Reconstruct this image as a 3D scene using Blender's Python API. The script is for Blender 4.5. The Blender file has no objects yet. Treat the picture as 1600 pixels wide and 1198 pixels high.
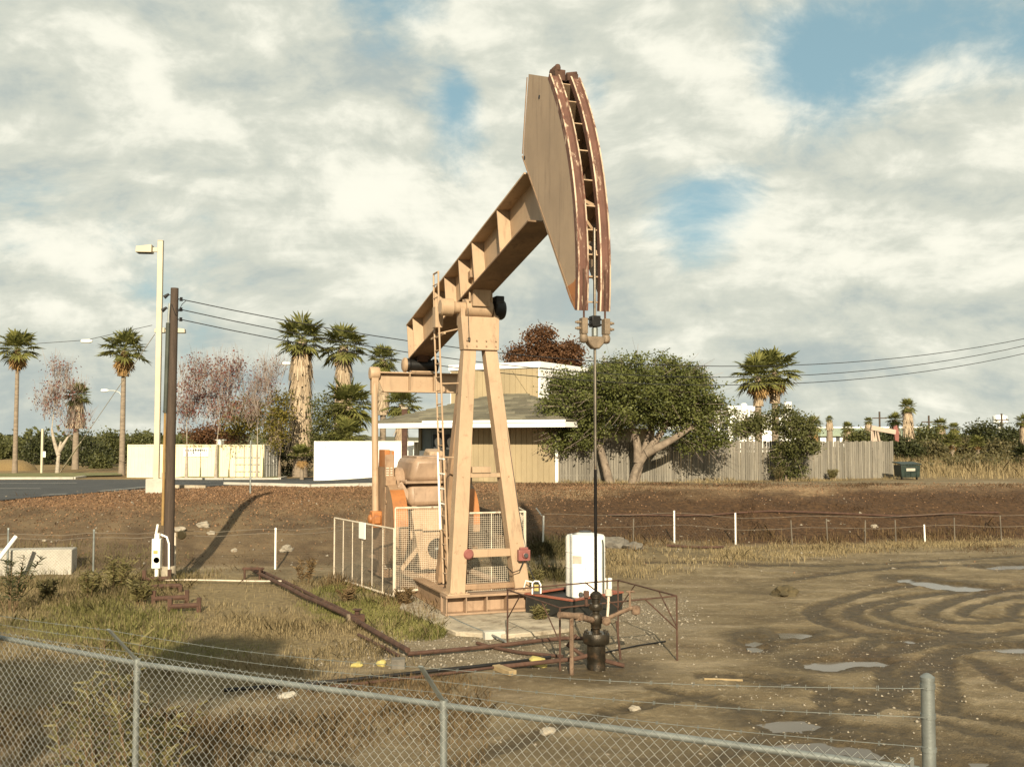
import bpy, math, random
import numpy as np
from mathutils import Vector, Matrix, noise as mnoise
R = math.radians
C = bpy.context.scene
COL = C.collection
# ------------------------------------------------------------------ camera, sky, sun, exposure
F_PX, HORIZON = 1600.0, 685.0
PITCH = math.atan((HORIZON - 599.0) / F_PX)
CAM_Z = 3.7
cam_d = bpy.data.cameras.new('camera')
cam = bpy.data.objects.new('camera', cam_d); COL.objects.link(cam)
cam_d.sensor_width = 36.0; cam_d.lens = 36.0 * F_PX / 1600.0
cam_d.clip_start = 0.05; cam_d.clip_end = 6000
cam.location = (0, 0, CAM_Z); cam.rotation_euler = (math.pi / 2 + PITCH, 0, 0)
C.camera = cam
SUN_EL, SUN_AZ = R(25), R(1.5)          # shadows fall away from the camera, a little to the left
to_sun = Vector((math.sin(SUN_AZ) * math.cos(SUN_EL), -math.cos(SUN_AZ) * math.cos(SUN_EL), math.sin(SUN_EL)))
sd = bpy.data.lights.new('sun', 'SUN'); so = bpy.data.objects.new('sun', sd); COL.objects.link(so)
sd.energy = 5.0; sd.angle = R(0.55); sd.color = (1.0, 0.86, 0.64)
so.rotation_euler = to_sun.to_track_quat('Z', 'Y').to_euler()
C.view_settings.view_transform = 'Standard'; C.view_settings.look = 'None'
C.view_settings.exposure = 0.80; C.view_settings.gamma = 1.0
C.render.engine = 'CYCLES'
C.cycles.max_bounces = 6; C.cycles.diffuse_bounces = 3; C.cycles.glossy_bounces = 3
C.cycles.transparent_max_bounces = 6; C.cycles.use_denoising = True

class NT:
    """Small wrapper for building node trees."""
    def __init__(s, tree): s.t = tree; s.L = tree.links
    def n(s, kind, props=None, **inp):
        nd = s.t.nodes.new(kind)
        for k, v in (props or {}).items(): setattr(nd, k, v)
        for k, v in inp.items():
            key = int(k[1:]) if k[0] == 'i' and k[1:].isdigit() else k.replace('_', ' ')
            s.put(nd.inputs[key], v)
        return nd
    def put(s, sock, v):
        if isinstance(v, bpy.types.NodeSocket): s.L.new(v, sock)
        elif isinstance(v, bpy.types.Node): s.L.new(v.outputs[0], sock)
        else:
            if sock.type == 'RGBA' and len(v) == 3: v = (*v, 1)
            sock.default_value = v
    def math(s, op, a, b=0.0, clamp=False):
        return s.n('ShaderNodeMath', {'operation': op, 'use_clamp': clamp}, i0=a, i1=b).outputs[0]
    def vmath(s, op, a, b=(0, 0, 0)):
        return s.n('ShaderNodeVectorMath', {'operation': op}, i0=a, i1=b)
    def noise(s, vec, scale, detail=4, rough=.55, dist=0.0):
        return s.n('ShaderNodeTexNoise', None, Vector=vec, Scale=scale, Detail=detail, Roughness=rough, Distortion=dist).outputs['Fac']
    def ramp(s, x, a, b):
        return s.n('ShaderNodeMapRange', {'interpolation_type': 'SMOOTHSTEP'}, i0=x, i1=a, i2=b, i3=0.0, i4=1.0).outputs[0]
    def mix(s, f, a, b, mode='MIX'):
        nd = s.t.nodes.new('ShaderNodeMix'); nd.data_type = 'RGBA'; nd.blend_type = mode
        s.put(nd.inputs[0], f); s.put(nd.inputs[6], a); s.put(nd.inputs[7], b)
        return nd.outputs[2]
    def scale(s, vec, v):
        return s.n('ShaderNodeMapping', None, Vector=vec, Scale=v).outputs[0]

def px_dir(px, py):
    cx, cy = (px - 800) / F_PX, (599 - py) / F_PX
    cp, sp = math.cos(PITCH), math.sin(PITCH)
    return Vector((cx, cp - sp * cy, sp + cp * cy))
def P(px, py, Y):
    d = px_dir(px, py); return Vector((0, 0, CAM_Z)) + d * (Y / d.y)

# world: Nishita sky seen through a broken cloud deck
W = bpy.data.worlds.new('World'); C.world = W; W.use_nodes = True
w = NT(W.node_tree); W.node_tree.nodes.clear()
BG = 0.057
sky = w.n('ShaderNodeTexSky', {'sky_type': 'NISHITA', 'sun_disc': False, 'sun_elevation': SUN_EL,
      'sun_rotation': math.pi - SUN_AZ, 'dust_density': 1.5, 'ozone_density': 1.0, 'air_density': 1.0})
gen = w.n('ShaderNodeTexCoord').outputs['Generated']
sep = w.n('ShaderNodeSeparateXYZ', None, i0=gen)
zc = w.math('MAXIMUM', sep.outputs[2], 0.0)
den = w.math('ADD', zc, 0.30)
pl = w.n('ShaderNodeCombineXYZ', None, X=w.math('DIVIDE', sep.outputs[0], den), Y=w.math('DIVIDE', sep.outputs[1], den), Z=0.0).outputs[0]
warp = w.n('ShaderNodeTexNoise', None, Vector=pl, Scale=1.4, Detail=3.0)
plw = w.vmath('ADD', pl, w.vmath('SCALE', w.vmath('SUBTRACT', warp.outputs['Color'], (.5, .5, .5)).outputs[0]).outputs[0])
plw.inputs[1].links[0].from_node.inputs['Scale'].default_value = .55
plw = plw.outputs[0]
n_big = w.noise(plw, 1.1, 7, .58)
n_mid = w.noise(plw, 2.9, 8, .62)
n_str = w.noise(w.scale(plw, (.8, 3.2, 1)), 2.2, 7, .6)
def blob(px, py, ang, sx=1.0):
    d = px_dir(px, py).normalized()
    diff = w.vmath('SUBTRACT', gen, tuple(d)).outputs[0]
    diff = w.vmath('MULTIPLY', diff, (1 / sx, 1, 1)).outputs[0]
    ln = w.n('ShaderNodeVectorMath', {'operation': 'LENGTH'}, i0=diff).outputs['Value']
    x = w.math('DIVIDE', ln, ang); x = w.math('MULTIPLY', x, x)
    return w.math('POWER', 2.718, w.math('MULTIPLY', x, -1.0))
def add_all(l):
    r = l[0]
    for k in l[1:]: r = w.math('ADD', r, k)
    return r
holes = add_all([w.math('MULTIPLY', blob(*b[:4]), b[4]) for b in [
    (1530, 20, .055, 1.6, .24), (1610, 80, .045, 1.4, .30), (1240, 130, .075, .8, .36), (725, 230, .05, .9, .50), (1075, 350, .06, .8, .46), (1150, 330, .05, .8, .3),
    (620, 20, .06, 1.2, .4), (715, 150, .03, .7, .4), (930, 140, .035, .7, .45), (1330, 90, .06, 1.3, .4), (60, 330, .06, 1.4, .06), (230, 440, .09, 1.6, .28),
    (1500, 470, .10, 1.3, .2)]])
puffs = add_all([w.math('MULTIPLY', blob(*b[:4]), b[4]) for b in [
    (770, 320, .075, 1.3, .55), (600, 330, .10, 1.4, .4), (1200, 235, .065, 1.2, .6), (1170, 400, .07, 1.0, .5), (1040, 300, .08, 1.0, .45), (1570, 330, .07, 1.0, .6), (1400, 300, .12, 1.2, .35), (150, 200, .10, 1.3, .4),
    (250, 330, .12, 1.5, .35), (1300, 480, .06, 2.5, .25), (140, 410, .022, 1.5, .7), (430, 330, .10, 1.4, .3), (1080, 150, .08, 1.0, .3)]])
gs = w.scale(gen, (1.0, 1.0, 1.75))
gw = w.n('ShaderNodeTexNoise', None, Vector=gs, Scale=3.2, Detail=3.0)
gwv = w.n('ShaderNodeVectorMath', {'operation': 'SCALE'}, i0=w.vmath('SUBTRACT', gw.outputs['Color'], (.5, .5, .5)).outputs[0])
gwv.inputs['Scale'].default_value = .16
gq = w.vmath('ADD', gs, gwv.outputs[0]).outputs[0]
def dens(v): return w.noise(v, 4.2, 10, .58)
d0 = dens(gq); d1 = dens(w.vmath('ADD', gq, (.012, -.01, .045)).outputs[0])
fine = w.noise(gq, 11.0, 8, .62)
lit = w.math('SUBTRACT', d0, d1)                      # denser here than just above: a sunlit top
cover = w.math('ADD', w.math('MULTIPLY', d0, .65), w.math('MULTIPLY', n_big, .45))
cover = w.math('ADD', cover, w.math('MULTIPLY', w.math('SUBTRACT', fine, .5), .42))
cover = w.math('SUBTRACT', w.math('ADD', cover, .13), w.math('MULTIPLY', holes, .62))
cover = w.math('ADD', cover, w.math('MULTIPLY', puffs, .10))
mask = w.ramp(cover, .34, .60)
light = w.math('ADD', w.math('MULTIPLY', lit, 1.7), .31)
light = w.math('ADD', light, w.math('MULTIPLY', w.math('SUBTRACT', fine, .5), .70))
light = w.math('ADD', light, w.math('MULTIPLY', w.math('SUBTRACT', n_str, .5), .45))
light = w.math('ADD', light, w.math('MULTIPLY', w.math('SUBTRACT', n_big, .5), .45))
light = w.math('ADD', light, w.math('MULTIPLY', puffs, .26))
lowband = w.ramp(zc, .22, .03)
light = w.math('SUBTRACT', light, w.math('MULTIPLY', lowband, .03))
lf = w.math('ADD', w.math('MULTIPLY', w.ramp(light, -.25, .95), .6), w.math('MULTIPLY', w.ramp(light, .12, .72), .4))
cl_grey, cl_mid, cl_white = (4.5, 5.15, 4.95), (6.8, 7.0, 6.0), (10.2, 10.0, 8.5)
cc = w.mix(w.ramp(lf, 0.0, .5), cl_grey, cl_mid)
cc = w.mix(w.ramp(lf, .42, 1.0), cc, cl_white)
blue = w.mix(.5, w.mix(1.0, sky.outputs[0], (1.0, 1.0, .92), 'MULTIPLY'), (3.9, 6.3, 6.5))
skyc = w.mix(mask, blue, cc)
bg = w.n('ShaderNodeBackground', None, Color=skyc, Strength=BG)
w.L.new(bg.outputs[0], w.n('ShaderNodeOutputWorld').inputs[0])

# ------------------------------------------------------------------ helpers
class MB:
    """Collects shapes into one mesh object."""
    def __init__(s): s.v = []; s.f = []; s.m = []; s.mi = 0
    def add(s, vs, fs):
        b = len(s.v); s.v += [tuple(v) for v in vs]; s.f += [tuple(i + b for i in f) for f in fs]; s.m += [s.mi] * len(fs)
        return s
    def box(s, c, size, rot=None):
        c = Vector(c); h = Vector(size) / 2; vs = []
        for sx in (-1, 1):
            for sy in (-1, 1):
                for sz in (-1, 1):
                    p = Vector((sx * h.x, sy * h.y, sz * h.z))
                    vs.append(c + (rot @ p if rot else p))
        return s.add(vs, [(0, 1, 3, 2), (4, 6, 7, 5), (0, 4, 5, 1), (2, 3, 7, 6), (0, 2, 6, 4), (1, 5, 7, 3)])
    def bb(s, a, b):
        a, b = Vector(a), Vector(b); return s.box((a + b) / 2, [abs(x) for x in (b - a)])
    def bar(s, p0, p1, wd, ht, up=(0, 0, 1), w1=None, h1=None):
        p0, p1 = Vector(p0), Vector(p1); d = (p1 - p0).normalized(); u = Vector(up)
        x = d.cross(u)
        if x.length < 1e-4: x = d.cross(Vector((1, 0, 0)))
        x.normalize(); u = x.cross(d).normalized(); vs = []
        for p, a, b in ((p0, wd, ht), (p1, w1 or wd, h1 or ht)):
            for sx, su in ((-1, -1), (1, -1), (1, 1), (-1, 1)): vs.append(p + x * a / 2 * sx + u * b / 2 * su)
        return s.add(vs, [(3, 2, 1, 0), (4, 5, 6, 7), (0, 1, 5, 4), (1, 2, 6, 5), (2, 3, 7, 6), (3, 0, 4, 7)])
    def tube(s, pts, r, n=8, cap=True):
        pts = [Vector(p) for p in pts]; rs = r if isinstance(r, (list, tuple)) else [r] * len(pts)
        vs = []; fs = []; prev = None
        for i, p in enumerate(pts):
            d = (pts[min(i + 1, len(pts) - 1)] - pts[max(i - 1, 0)])
            d = d.normalized() if d.length > 1e-9 else Vector((0, 0, 1))
            x = prev - d * prev.dot(d) if prev is not None else d.orthogonal()
            if x.length < 1e-5: x = d.orthogonal()
            x.normalize(); prev = x; y = d.cross(x)
            for k in range(n):
                a = 2 * math.pi * k / n; vs.append(p + (x * math.cos(a) + y * math.sin(a)) * rs[i])
        for i in range(len(pts) - 1):
            for k in range(n):
                a, b = i * n + k, i * n + (k + 1) % n; fs.append((a, b, b + n, a + n))
        if cap: fs += [tuple(range(n - 1, -1, -1)), tuple(range((len(pts) - 1) * n, len(pts) * n))]
        return s.add(vs, fs)
    def lathe(s, prof, c=(0, 0, 0), n=20, axis='Z'):
        """prof: (radius, height) pairs; turned round the axis."""
        vs = []; fs = []
        for r, h in prof:
            for k in range(n):
                a = 2 * math.pi * k / n; q = (r * math.cos(a), r * math.sin(a), h)
                if axis == 'Y': q = (q[0], q[2], -q[1])
                elif axis == 'X': q = (q[2], q[0], q[1])
                vs.append(Vector(c) + Vector(q))
        for i in range(len(prof) - 1):
            for k in range(n):
                a, b = i * n + k, i * n + (k + 1) % n; fs.append((a, b, b + n, a + n))
        fs += [tuple(range(n - 1, -1, -1)), tuple(range((len(prof) - 1) * n, len(prof) * n))]
        return s.add(vs, fs)
    def prism(s, poly, ext):
        """poly: 3-D points; extruded by the vector ext."""
        n = len(poly); ext = Vector(ext); vs = [Vector(p) for p in poly] + [Vector(p) + ext for p in poly]
        fs = [tuple(range(n - 1, -1, -1)), tuple(range(n, 2 * n))] + [(k, (k + 1) % n, (k + 1) % n + n, k + n) for k in range(n)]
        return s.add(vs, fs)
    def blobby(s, c, rad, seed=0, n=1, amp=.25):
        import bmesh
        bm = bmesh.new(); bmesh.ops.create_icosphere(bm, subdivisions=n + 1, radius=1)
        rv = Vector((seed * 3.1, seed * 1.7, seed)); rad = Vector(rad) if not isinstance(rad, (int, float)) else Vector((rad,) * 3)
        vs = [Vector(c) + Vector((v.co.x * rad.x, v.co.y * rad.y, v.co.z * rad.z)) * (1 + amp * mnoise.noise(v.co * 1.6 + rv)) for v in bm.verts]
        fs = [[v.index for v in f.verts] for f in bm.faces]; bm.free(); return s.add(vs, fs)
    def build(s, name, mat, parent=None, loc=None, bevel=0.0, smooth=40, rotz=None):
        me = bpy.data.meshes.new(name); me.from_pydata(s.v, [], s.f); me.validate(verbose=False)
        mats = mat if isinstance(mat, (list, tuple)) else [mat]
        for m in mats: me.materials.append(m)
        if len(mats) > 1 and len(me.polygons) == len(s.m): me.polygons.foreach_set('material_index', s.m)
        if smooth:
            me.polygons.foreach_set('use_smooth', [True] * len(me.polygons)); me.set_sharp_from_angle(angle=R(smooth))
        me.update()
        o = bpy.data.objects.new(name, me); COL.objects.link(o)
        if parent: o.parent = parent
        if loc is not None: o.location = loc
        if rotz is not None: o.rotation_euler = (0, 0, rotz)
        if bevel:
            b = o.modifiers.new('bevel', 'BEVEL'); b.width = bevel; b.segments = 2; b.limit_method = 'ANGLE'; b.angle_limit = R(50)
        return o
def tag(o, label=None, cat=None, group=None, kind=None):
    if label: o['label'] = label
    if cat: o['category'] = cat
    if group: o['group'] = group
    if kind: o['kind'] = kind
    return o
def thing(name, label, cat, loc, rotz=0, group=None):
    o = bpy.data.objects.new(name, None); COL.objects.link(o); o.empty_display_size = .2
    o.location = loc; o.rotation_euler = (0, 0, rotz)
    return tag(o, label, cat, group)
def copy_tree(o, parent=None):
    c = o.copy(); COL.objects.link(c)
    if parent: c.parent = parent
    for ch in list(o.children): copy_tree(ch, c)
    return c
def fast_mesh(name, V, Fq, mat, parent=None, loc=(0, 0, 0), tri=False, smooth=False):
    """Mesh from numpy arrays of points and equal-sized faces."""
    V = np.asarray(V, np.float32); Fq = np.asarray(Fq, np.int32); k = Fq.shape[1]
    me = bpy.data.meshes.new(name); me.vertices.add(len(V)); me.vertices.foreach_set('co', V.ravel())
    me.loops.add(Fq.size); me.loops.foreach_set('vertex_index', Fq.ravel())
    me.polygons.add(len(Fq)); me.polygons.foreach_set('loop_start', np.arange(0, Fq.size, k, dtype=np.int32))
    me.polygons.foreach_set('loop_total', np.full(len(Fq), k, np.int32))
    if smooth: me.polygons.foreach_set('use_smooth', np.ones(len(Fq), bool))
    me.materials.append(mat); me.update(calc_edges=True); me.validate()
    o = bpy.data.objects.new(name, me); COL.objects.link(o); o.location = loc
    if parent: o.parent = parent
    return o

# ------------------------------------------------------------------ materials
MATS = {}
ALB = .80
def new_mat(name):
    m = bpy.data.materials.new(name); m.use_nodes = True; m.node_tree.nodes.clear()
    t = NT(m.node_tree); out = t.n('ShaderNodeOutputMaterial'); MATS[name] = m
    return m, t, out
def pbr(name, col, rough=.6, metal=0.0, var=.18, vs=3.0, bump=.0, bs=40, col2=None, lo=.58, hi=.72, s2=7.0, stretch=(1, 1, 1), island=0.0, spec=.4, streak=0.0):
    """Base colour with blotches; col2 shows where a second noise passes lo..hi (rust, dirt, chipped paint)."""
    if max(col) < .7: col = tuple(x * ALB for x in col)
    if col2 and max(col2) < .7: col2 = tuple(x * ALB for x in col2)
    m, t, out = new_mat(name); oc = t.n('ShaderNodeTexCoord').outputs['Object']
    vec = t.scale(oc, stretch); n1 = t.noise(vec, vs, 5, .6)
    c = t.mix(t.ramp(n1, .25, .75), tuple(x * (1 - var) for x in col), tuple(min(1, x * (1 + var)) for x in col))
    if streak:
        ns = t.noise(t.scale(oc, (7, 7, .5)), 1.6, 6, .65)
        c = t.mix(t.math('MULTIPLY', t.ramp(ns, .5, .8), streak), c, tuple(x * .35 for x in (col2 or col)))
    if col2:
        n2 = t.noise(vec, s2, 8, .68, .4); k = t.ramp(n2, lo, hi); c = t.mix(k, c, col2)
    if island:
        rnd = t.n('ShaderNodeNewGeometry').outputs['Random Per Island']
        f = t.math('ADD', t.math('MULTIPLY', rnd, 2 * island), 1 - island)
        c = t.mix(1.0, c, t.n('ShaderNodeCombineColor', None, i0=f, i1=f, i2=f).outputs[0], 'MULTIPLY')
    b = t.n('ShaderNodeBsdfPrincipled', None, Base_Color=c, Roughness=rough, Metallic=metal)
    b.inputs['Specular IOR Level'].default_value = spec
    if bump:
        nb = t.noise(vec, bs, 5, .6)
        t.L.new(t.n('ShaderNodeBump', None, Strength=bump, Distance=.02, Height=nb).outputs[0], b.inputs['Normal'])
    t.L.new(b.outputs[0], out.inputs[0]); return m
def leafmat(name, a, b_, trans=.3, rough=.55, patch=1.2):
    a, b_ = tuple(x * ALB for x in a), tuple(x * ALB for x in b_)
    m, t, out = new_mat(name); g = t.n('ShaderNodeNewGeometry'); oc = t.n('ShaderNodeTexCoord').outputs['Object']
    rnd = g.outputs['Random Per Island']; n1 = t.noise(oc, patch, 3)
    f = t.math('ADD', t.math('MULTIPLY', rnd, .6), t.math('MULTIPLY', t.ramp(n1, .3, .7), .4))
    c = t.mix(f, a, b_)
    d = t.n('ShaderNodeBsdfPrincipled', None, Base_Color=c, Roughness=rough); d.inputs['Specular IOR Level'].default_value = .25
    tr = t.n('ShaderNodeBsdfTranslucent', None, Color=c)
    mx = t.n('ShaderNodeMixShader', None, i0=trans, i1=d.outputs[0], i2=tr.outputs[0])
    t.L.new(mx.outputs[0], out.inputs[0]); return m
M = lambda k: MATS[k]
RUST = (.085, .044, .028)
pbr('tan_paint', (.45, .315, .197), .55, 0, .10, 1.6, .12, 60, (.26, .15, .085), .56, .80, 5.0, streak=.5)
pbr('gear_paint', (.36, .245, .16), .5, 0, .2, 2.2, .12, 40, (.20, .12, .07), .55, .78, 4.0, streak=.4)
pbr('tan_paint_dirty', (.34, .22, .13), .6, 0, .2, 1.8, .15, 50, (.20, .11, .06), .52, .75, 4.0, streak=.5)
pbr('tan_head', (.38, .275, .18), .55, 0, .12, 1.2, .08, 60, (.27, .165, .095), .58, .85, 3.0, streak=.5)
pbr('orange_paint', (.40, .155, .045), .55, 0, .2, 2.5, .1, 50, (.24, .09, .04), .55, .7, 6.0)
pbr('rust', RUST, .85, 0, .35, 5, .4, 60, (.07, .03, .018), .5, .7, 9)
pbr('rust_track', (.135, .064, .044), .8, 0, .3, 5, .4, 50, (.52, .39, .28), .56, .68, 8.0, stretch=(1, 1, .3))
pbr('flaked_track', (.58, .45, .32), .7, 0, .2, 5, .4, 50, (.16, .065, .04), .46, .60, 8.0, stretch=(1, 1, .3))
pbr('black_steel', (.016, .015, .014), .45, .3, .4, 4, .15, 40, (.05, .035, .02), .55, .75, 6)
pbr('oily_steel', (.035, .028, .018), .4, .4, .5, 6, .3, 40, (.09, .055, .03), .5, .7, 8)
pbr('rod_steel', (.22, .19, .15), .35, .8, .3, 3, .05, 40, (.10, .06, .03), .5, .75, 3)
pbr('dark_rod', (.025, .022, .02), .3, .6, .4, 2, .05)
pbr('carrier_steel', (.22, .165, .11), .6, .2, .3, 6, .3, 50, RUST, .55, .75, 9)
pbr('cream_tube', (.66, .57, .44), .6, 0, .2, 6, .1, 60, RUST, .58, .66, 12)
pbr('galv', (.27, .29, .27), .45, .55, .2, 6, .1, 80, (.24, .22, .19), .6, .8, 8)
pbr('galv_wire', (.46, .47, .43), .5, .15, .2, 4)
pbr('old_wire', (.17, .145, .11), .7, .2, .25, 3)
pbr('white_paint', (.80, .79, .72), .5, 0, .06, 2, .05, 40, (.52, .46, .36), .60, .82, 4, streak=.3)
pbr('white_plastic', (.78, .77, .71), .4, 0, .07, 2, .03, 30, (.50, .43, .32), .60, .85, 3, streak=.4)
pbr('red_tray', (.27, .085, .05), .6, 0, .25, 4, .2, 50, (.12, .05, .03), .55, .7, 7)
pbr('black_tray', (.022, .022, .018), .6, 0, .35, 3, .2, 40, (.06, .045, .03), .58, .75, 5, streak=.4)
pbr('red_switch', (.26, .095, .08), .4, 0, .15, 4)
pbr('concrete', (.42, .36, .265), .9, 0, .28, 3, .6, 40, (.21, .165, .11), .47, .68, 2.2)
pbr('pale_concrete', (.50, .47, .40), .85, 0, .15, 2, .3, 60, (.33, .3, .25), .58, .75, 4)
pbr('utility_wood', (.075, .052, .036), .8, 0, .3, 4, .6, 30, (.07, .05, .035), .5, .7, 6, stretch=(6, 6, .4))
pbr('green_guard', (.06, .07, .055), .6, 0, .3, 3, .1)
pbr('amber_guard', (.32, .20, .07), .6, 0, .2, 3, .1)
pbr('lamp_cream', (.56, .50, .36), .5, 0, .1, 1.5, .05, 40, (.40, .34, .24), .62, .8, 4, streak=.2)
pbr('street_grey', (.50, .52, .48), .5, .2, .1, 2)
pbr('wire_black', (.015, .015, .016), .6)
pbr('wall_tan', (.40, .318, .19), .75, 0, .10, 1.2, .25, 60, (.32, .245, .14), .58, .82, 3, island=.07, stretch=(1, 1, .5))
pbr('wall_blue', (.27, .31, .30), .7, 0, .1, 2)
pbr('wall_white', (.82, .81, .77), .6, 0, .04, 1.5, .05, 40, (.68, .65, .58), .66, .85, 3)
pbr('shingle', (.165, .15, .105), .9, 0, .28, 2.2, .5, 50, (.13, .115, .085), .52, .7, 5, stretch=(.35, 1, 1), island=.3)
pbr('roof_felt', (.035, .03, .022), .9)
pbr('grey_board', (.225, .205, .165), .9, 0, .25, 2.0, .6, 30, (.13, .115, .095), .5, .75, 4, stretch=(5, 5, .5), island=.24)
pbr('container_cream', (.74, .65, .42), .6, 0, .06, 1, .08, 40, (.55, .45, .28), .62, .85, 2.5, streak=.2)
pbr('container_grey', (.44, .43, .39), .6, 0, .1, 2, .1, 40, (.3, .27, .22), .6, .8, 4)
pbr('dumpster_green', (.016, .030, .022), .5, 0, .25, 2, .1, 40, (.06, .065, .05), .6, .75, 5)
pbr('asphalt', (.052, .054, .054), .9, 0, .2, .8, .4, 60, (.075, .073, .068), .5, .7, 2)
pbr('road_line', (.55, .54, .48), .8, 0, .2, 3, 0, 40, (.12, .12, .11), .55, .7, 8)
pbr('bark_pale', (.42, .36, .28), .85, 0, .25, 4, .5, 30, (.24, .19, .14), .5, .7, 6)
pbr('bark_grey', (.24, .19, .14), .9, 0, .3, 4, .7, 30, (.12, .09, .065), .5, .7, 6)
pbr('palm_trunk', (.27, .215, .155), .9, 0, .25, 2, .7, 20, (.15, .11, .08), .5, .7, 5, stretch=(1, 1, 4))
pbr('rubble', (.15, .135, .11), .9, 0, .3, 6, .5, 20)
pbr('clump', (.085, .065, .03), .9, 0, .35, 6, .5, 20)
pbr('stone', (.27, .235, .18), .9, 0, .25, 6, .5, 20, island=.3)
pbr('wood_chip', (.20, .115, .06), .9, 0, .25, 6, 0, 20, island=.55)
pbr('timber', (.34, .25, .13), .85, 0, .2, 5, .4, 30)
pbr('yellow_tape', (.48, .40, .13), .6, 0, .2, 6)
pbr('paper', (.48, .44, .36), .8, 0, .15, 5)
pbr('green_roof', (.36, .42, .30), .7, 0, .1, 1)
pbr('pink_steel', (.46, .36, .28), .7, 0, .15, 2)
pbr('red_steel', (.25, .09, .07), .7, 0, .15, 2)
pbr('sign_dark', (.05, .055, .055), .6)
pbr('sign_red', (.30, .035, .03), .6)
pbr('plant_stem', (.16, .10, .05), .8, 0, .25, 6)
leafmat('leaf_olive', (.055, .068, .017), (.18, .192, .055), .26)
leafmat('leaf_dark', (.030, .038, .014), (.085, .090, .032), .22)
leafmat('leaf_bush', (.05, .058, .017), (.145, .145, .048), .22)
leafmat('leaf_yellow', (.10, .09, .015), (.24, .19, .035), .3)
leafmat('leaf_red', (.09, .042, .02), (.20, .10, .045), .28)
leafmat('leaf_pink', (.13, .038, .03), (.27, .105, .08), .25)
leafmat('twig_grey', (.22, .17, .14), (.36, .29, .24), .0, .8)
leafmat('frond', (.075, .09, .024), (.29, .28, .085), .28)
leafmat('frond_dead', (.22, .125, .045), (.42, .27, .11), .15, .8)
leafmat('skirt', (.30, .22, .14), (.62, .50, .35), .1, .85)
leafmat('dry_grass', (.26, .195, .095), (.48, .385, .215), .25, .8, .5)
leafmat('green_grass', (.17, .175, .045), (.38, .35, .13), .3, .7, .6)
leafmat('brown_grass', (.12, .075, .032), (.27, .185, .09), .2, .8, .6)
leafmat('weed', (.11, .10, .035), (.27, .23, .095), .25, .6)
leafmat('stubble', (.05, .028, .012), (.17, .10, .05), .15, .85, .5)
leafmat('scrub_leaf', (.05, .05, .018), (.17, .14, .06), .2)
# still water on mud
m, t, out = new_mat('puddle_water')
gp = t.n('ShaderNodeNewGeometry').outputs['Position']
b = t.n('ShaderNodeBsdfPrincipled', None, Base_Color=t.mix(t.noise(gp, 1.3, 4), (.085, .068, .047), (.14, .118, .088)), Roughness=.12, IOR=1.28)
t.L.new(t.n('ShaderNodeBump', None, Strength=.04, Distance=.02, Height=t.noise(gp, 9, 3)).outputs[0], b.inputs['Normal'])
t.L.new(b.outputs[0], out.inputs[0])

# ------------------------------------------------------------------ terrain
_rng = np.random.default_rng(5)
_lat = _rng.random((256, 256))
def vnoise(x, y):
    xi, yi = np.floor(x).astype(int), np.floor(y).astype(int); fx, fy = x - xi, y - yi
    fx, fy = fx * fx * (3 - 2 * fx), fy * fy * (3 - 2 * fy)
    g = lambda a, b: _lat[a % 256, b % 256]
    return (g(xi, yi) * (1 - fx) + g(xi + 1, yi) * fx) * (1 - fy) + (g(xi, yi + 1) * (1 - fx) + g(xi + 1, yi + 1) * fx) * fy - .5
def fbm(x, y, o=4):
    r = 0; a = 1
    for k in range(o): r = r + a * vnoise(x * 2 ** k + 17 * k, y * 2 ** k + 31 * k); a *= .5
    return r
def sstep(a, b, x):
    u = np.clip((x - a) / (b - a), 0, 1); return u * u * (3 - 2 * u)
FX = [-80, -30, -18, -12, -6.7, 0, 5.5, 15, 40, 90]; FY = [26.5, 27, 27.6, 28.2, 29.6, 33, 34.8, 36.8, 39, 41]
def foot(X): return np.interp(X, FX, FY)
def base_h(X, Y):
    ft = foot(X); wdt = np.interp(X, [-20, -6, 2], [8.5, 9.0, 8.0])
    s = np.clip((Y - ft) / wdt, 0, 1)
    prof = 0.55 * np.sin(s * math.pi / 2) + .45 * sstep(0, 1, s)
    top = 1.62 - .75 * sstep(45, 72, Y) * sstep(-3, -13, X)
    z = top * prof
    z = z + .25 * sstep(26, 32, Y) * sstep(-6, 1, X) * sstep(10, 3, X) * (1 - s)   # slight rise behind the tank
    far = sstep(350, 800, Y) * (2 + 6 * fbm(X / 260 + 3.7, Y / 400, 3) + 2.5 * sstep(200, 500, X))
    return z + np.maximum(far, 0)
def rough_h(X, Y):
    s = np.clip((Y - foot(X)) / 8, 0, 1); bank = 4 * s * (1 - s)
    near = sstep(60, 45, Y); gul = np.abs(vnoise(X * .75 + .6 * vnoise(X * .2, Y * .3), Y * .16 + 4)); bank_gully = -.30 * bank * np.clip(.16 - gul, 0, 1)
    return near * (bank_gully + (.03 + .12 * bank) * fbm(X * .55, Y * .55, 4) + .022 * fbm(X * 2.7, Y * 2.7, 3))
def H0(X, Y):
    X, Y = np.asarray(X, float), np.asarray(Y, float); return base_h(X, Y) + rough_h(X, Y)
_ys = np.concatenate([np.arange(6, 60, .02), np.arange(60, 400, .25)])
def G(px, py):
    """Ground point seen at a photo pixel."""
    d = px_dir(px, py); k = _ys / d.y; X = d.x * k; Z = CAM_Z + d.z * k
    below = np.nonzero(Z < base_h(X, _ys))[0]; i = below[0] if len(below) else len(_ys) - 1
    return Vector((X[i], _ys[i], float(base_h(X[i], _ys[i]))))
def hz(x, y): return float(HH(np.array([x]), np.array([y]))[0])
def on(px, py):
    g = G(px, py); return Vector((g.x, g.y, hz(g.x, g.y)))
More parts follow.
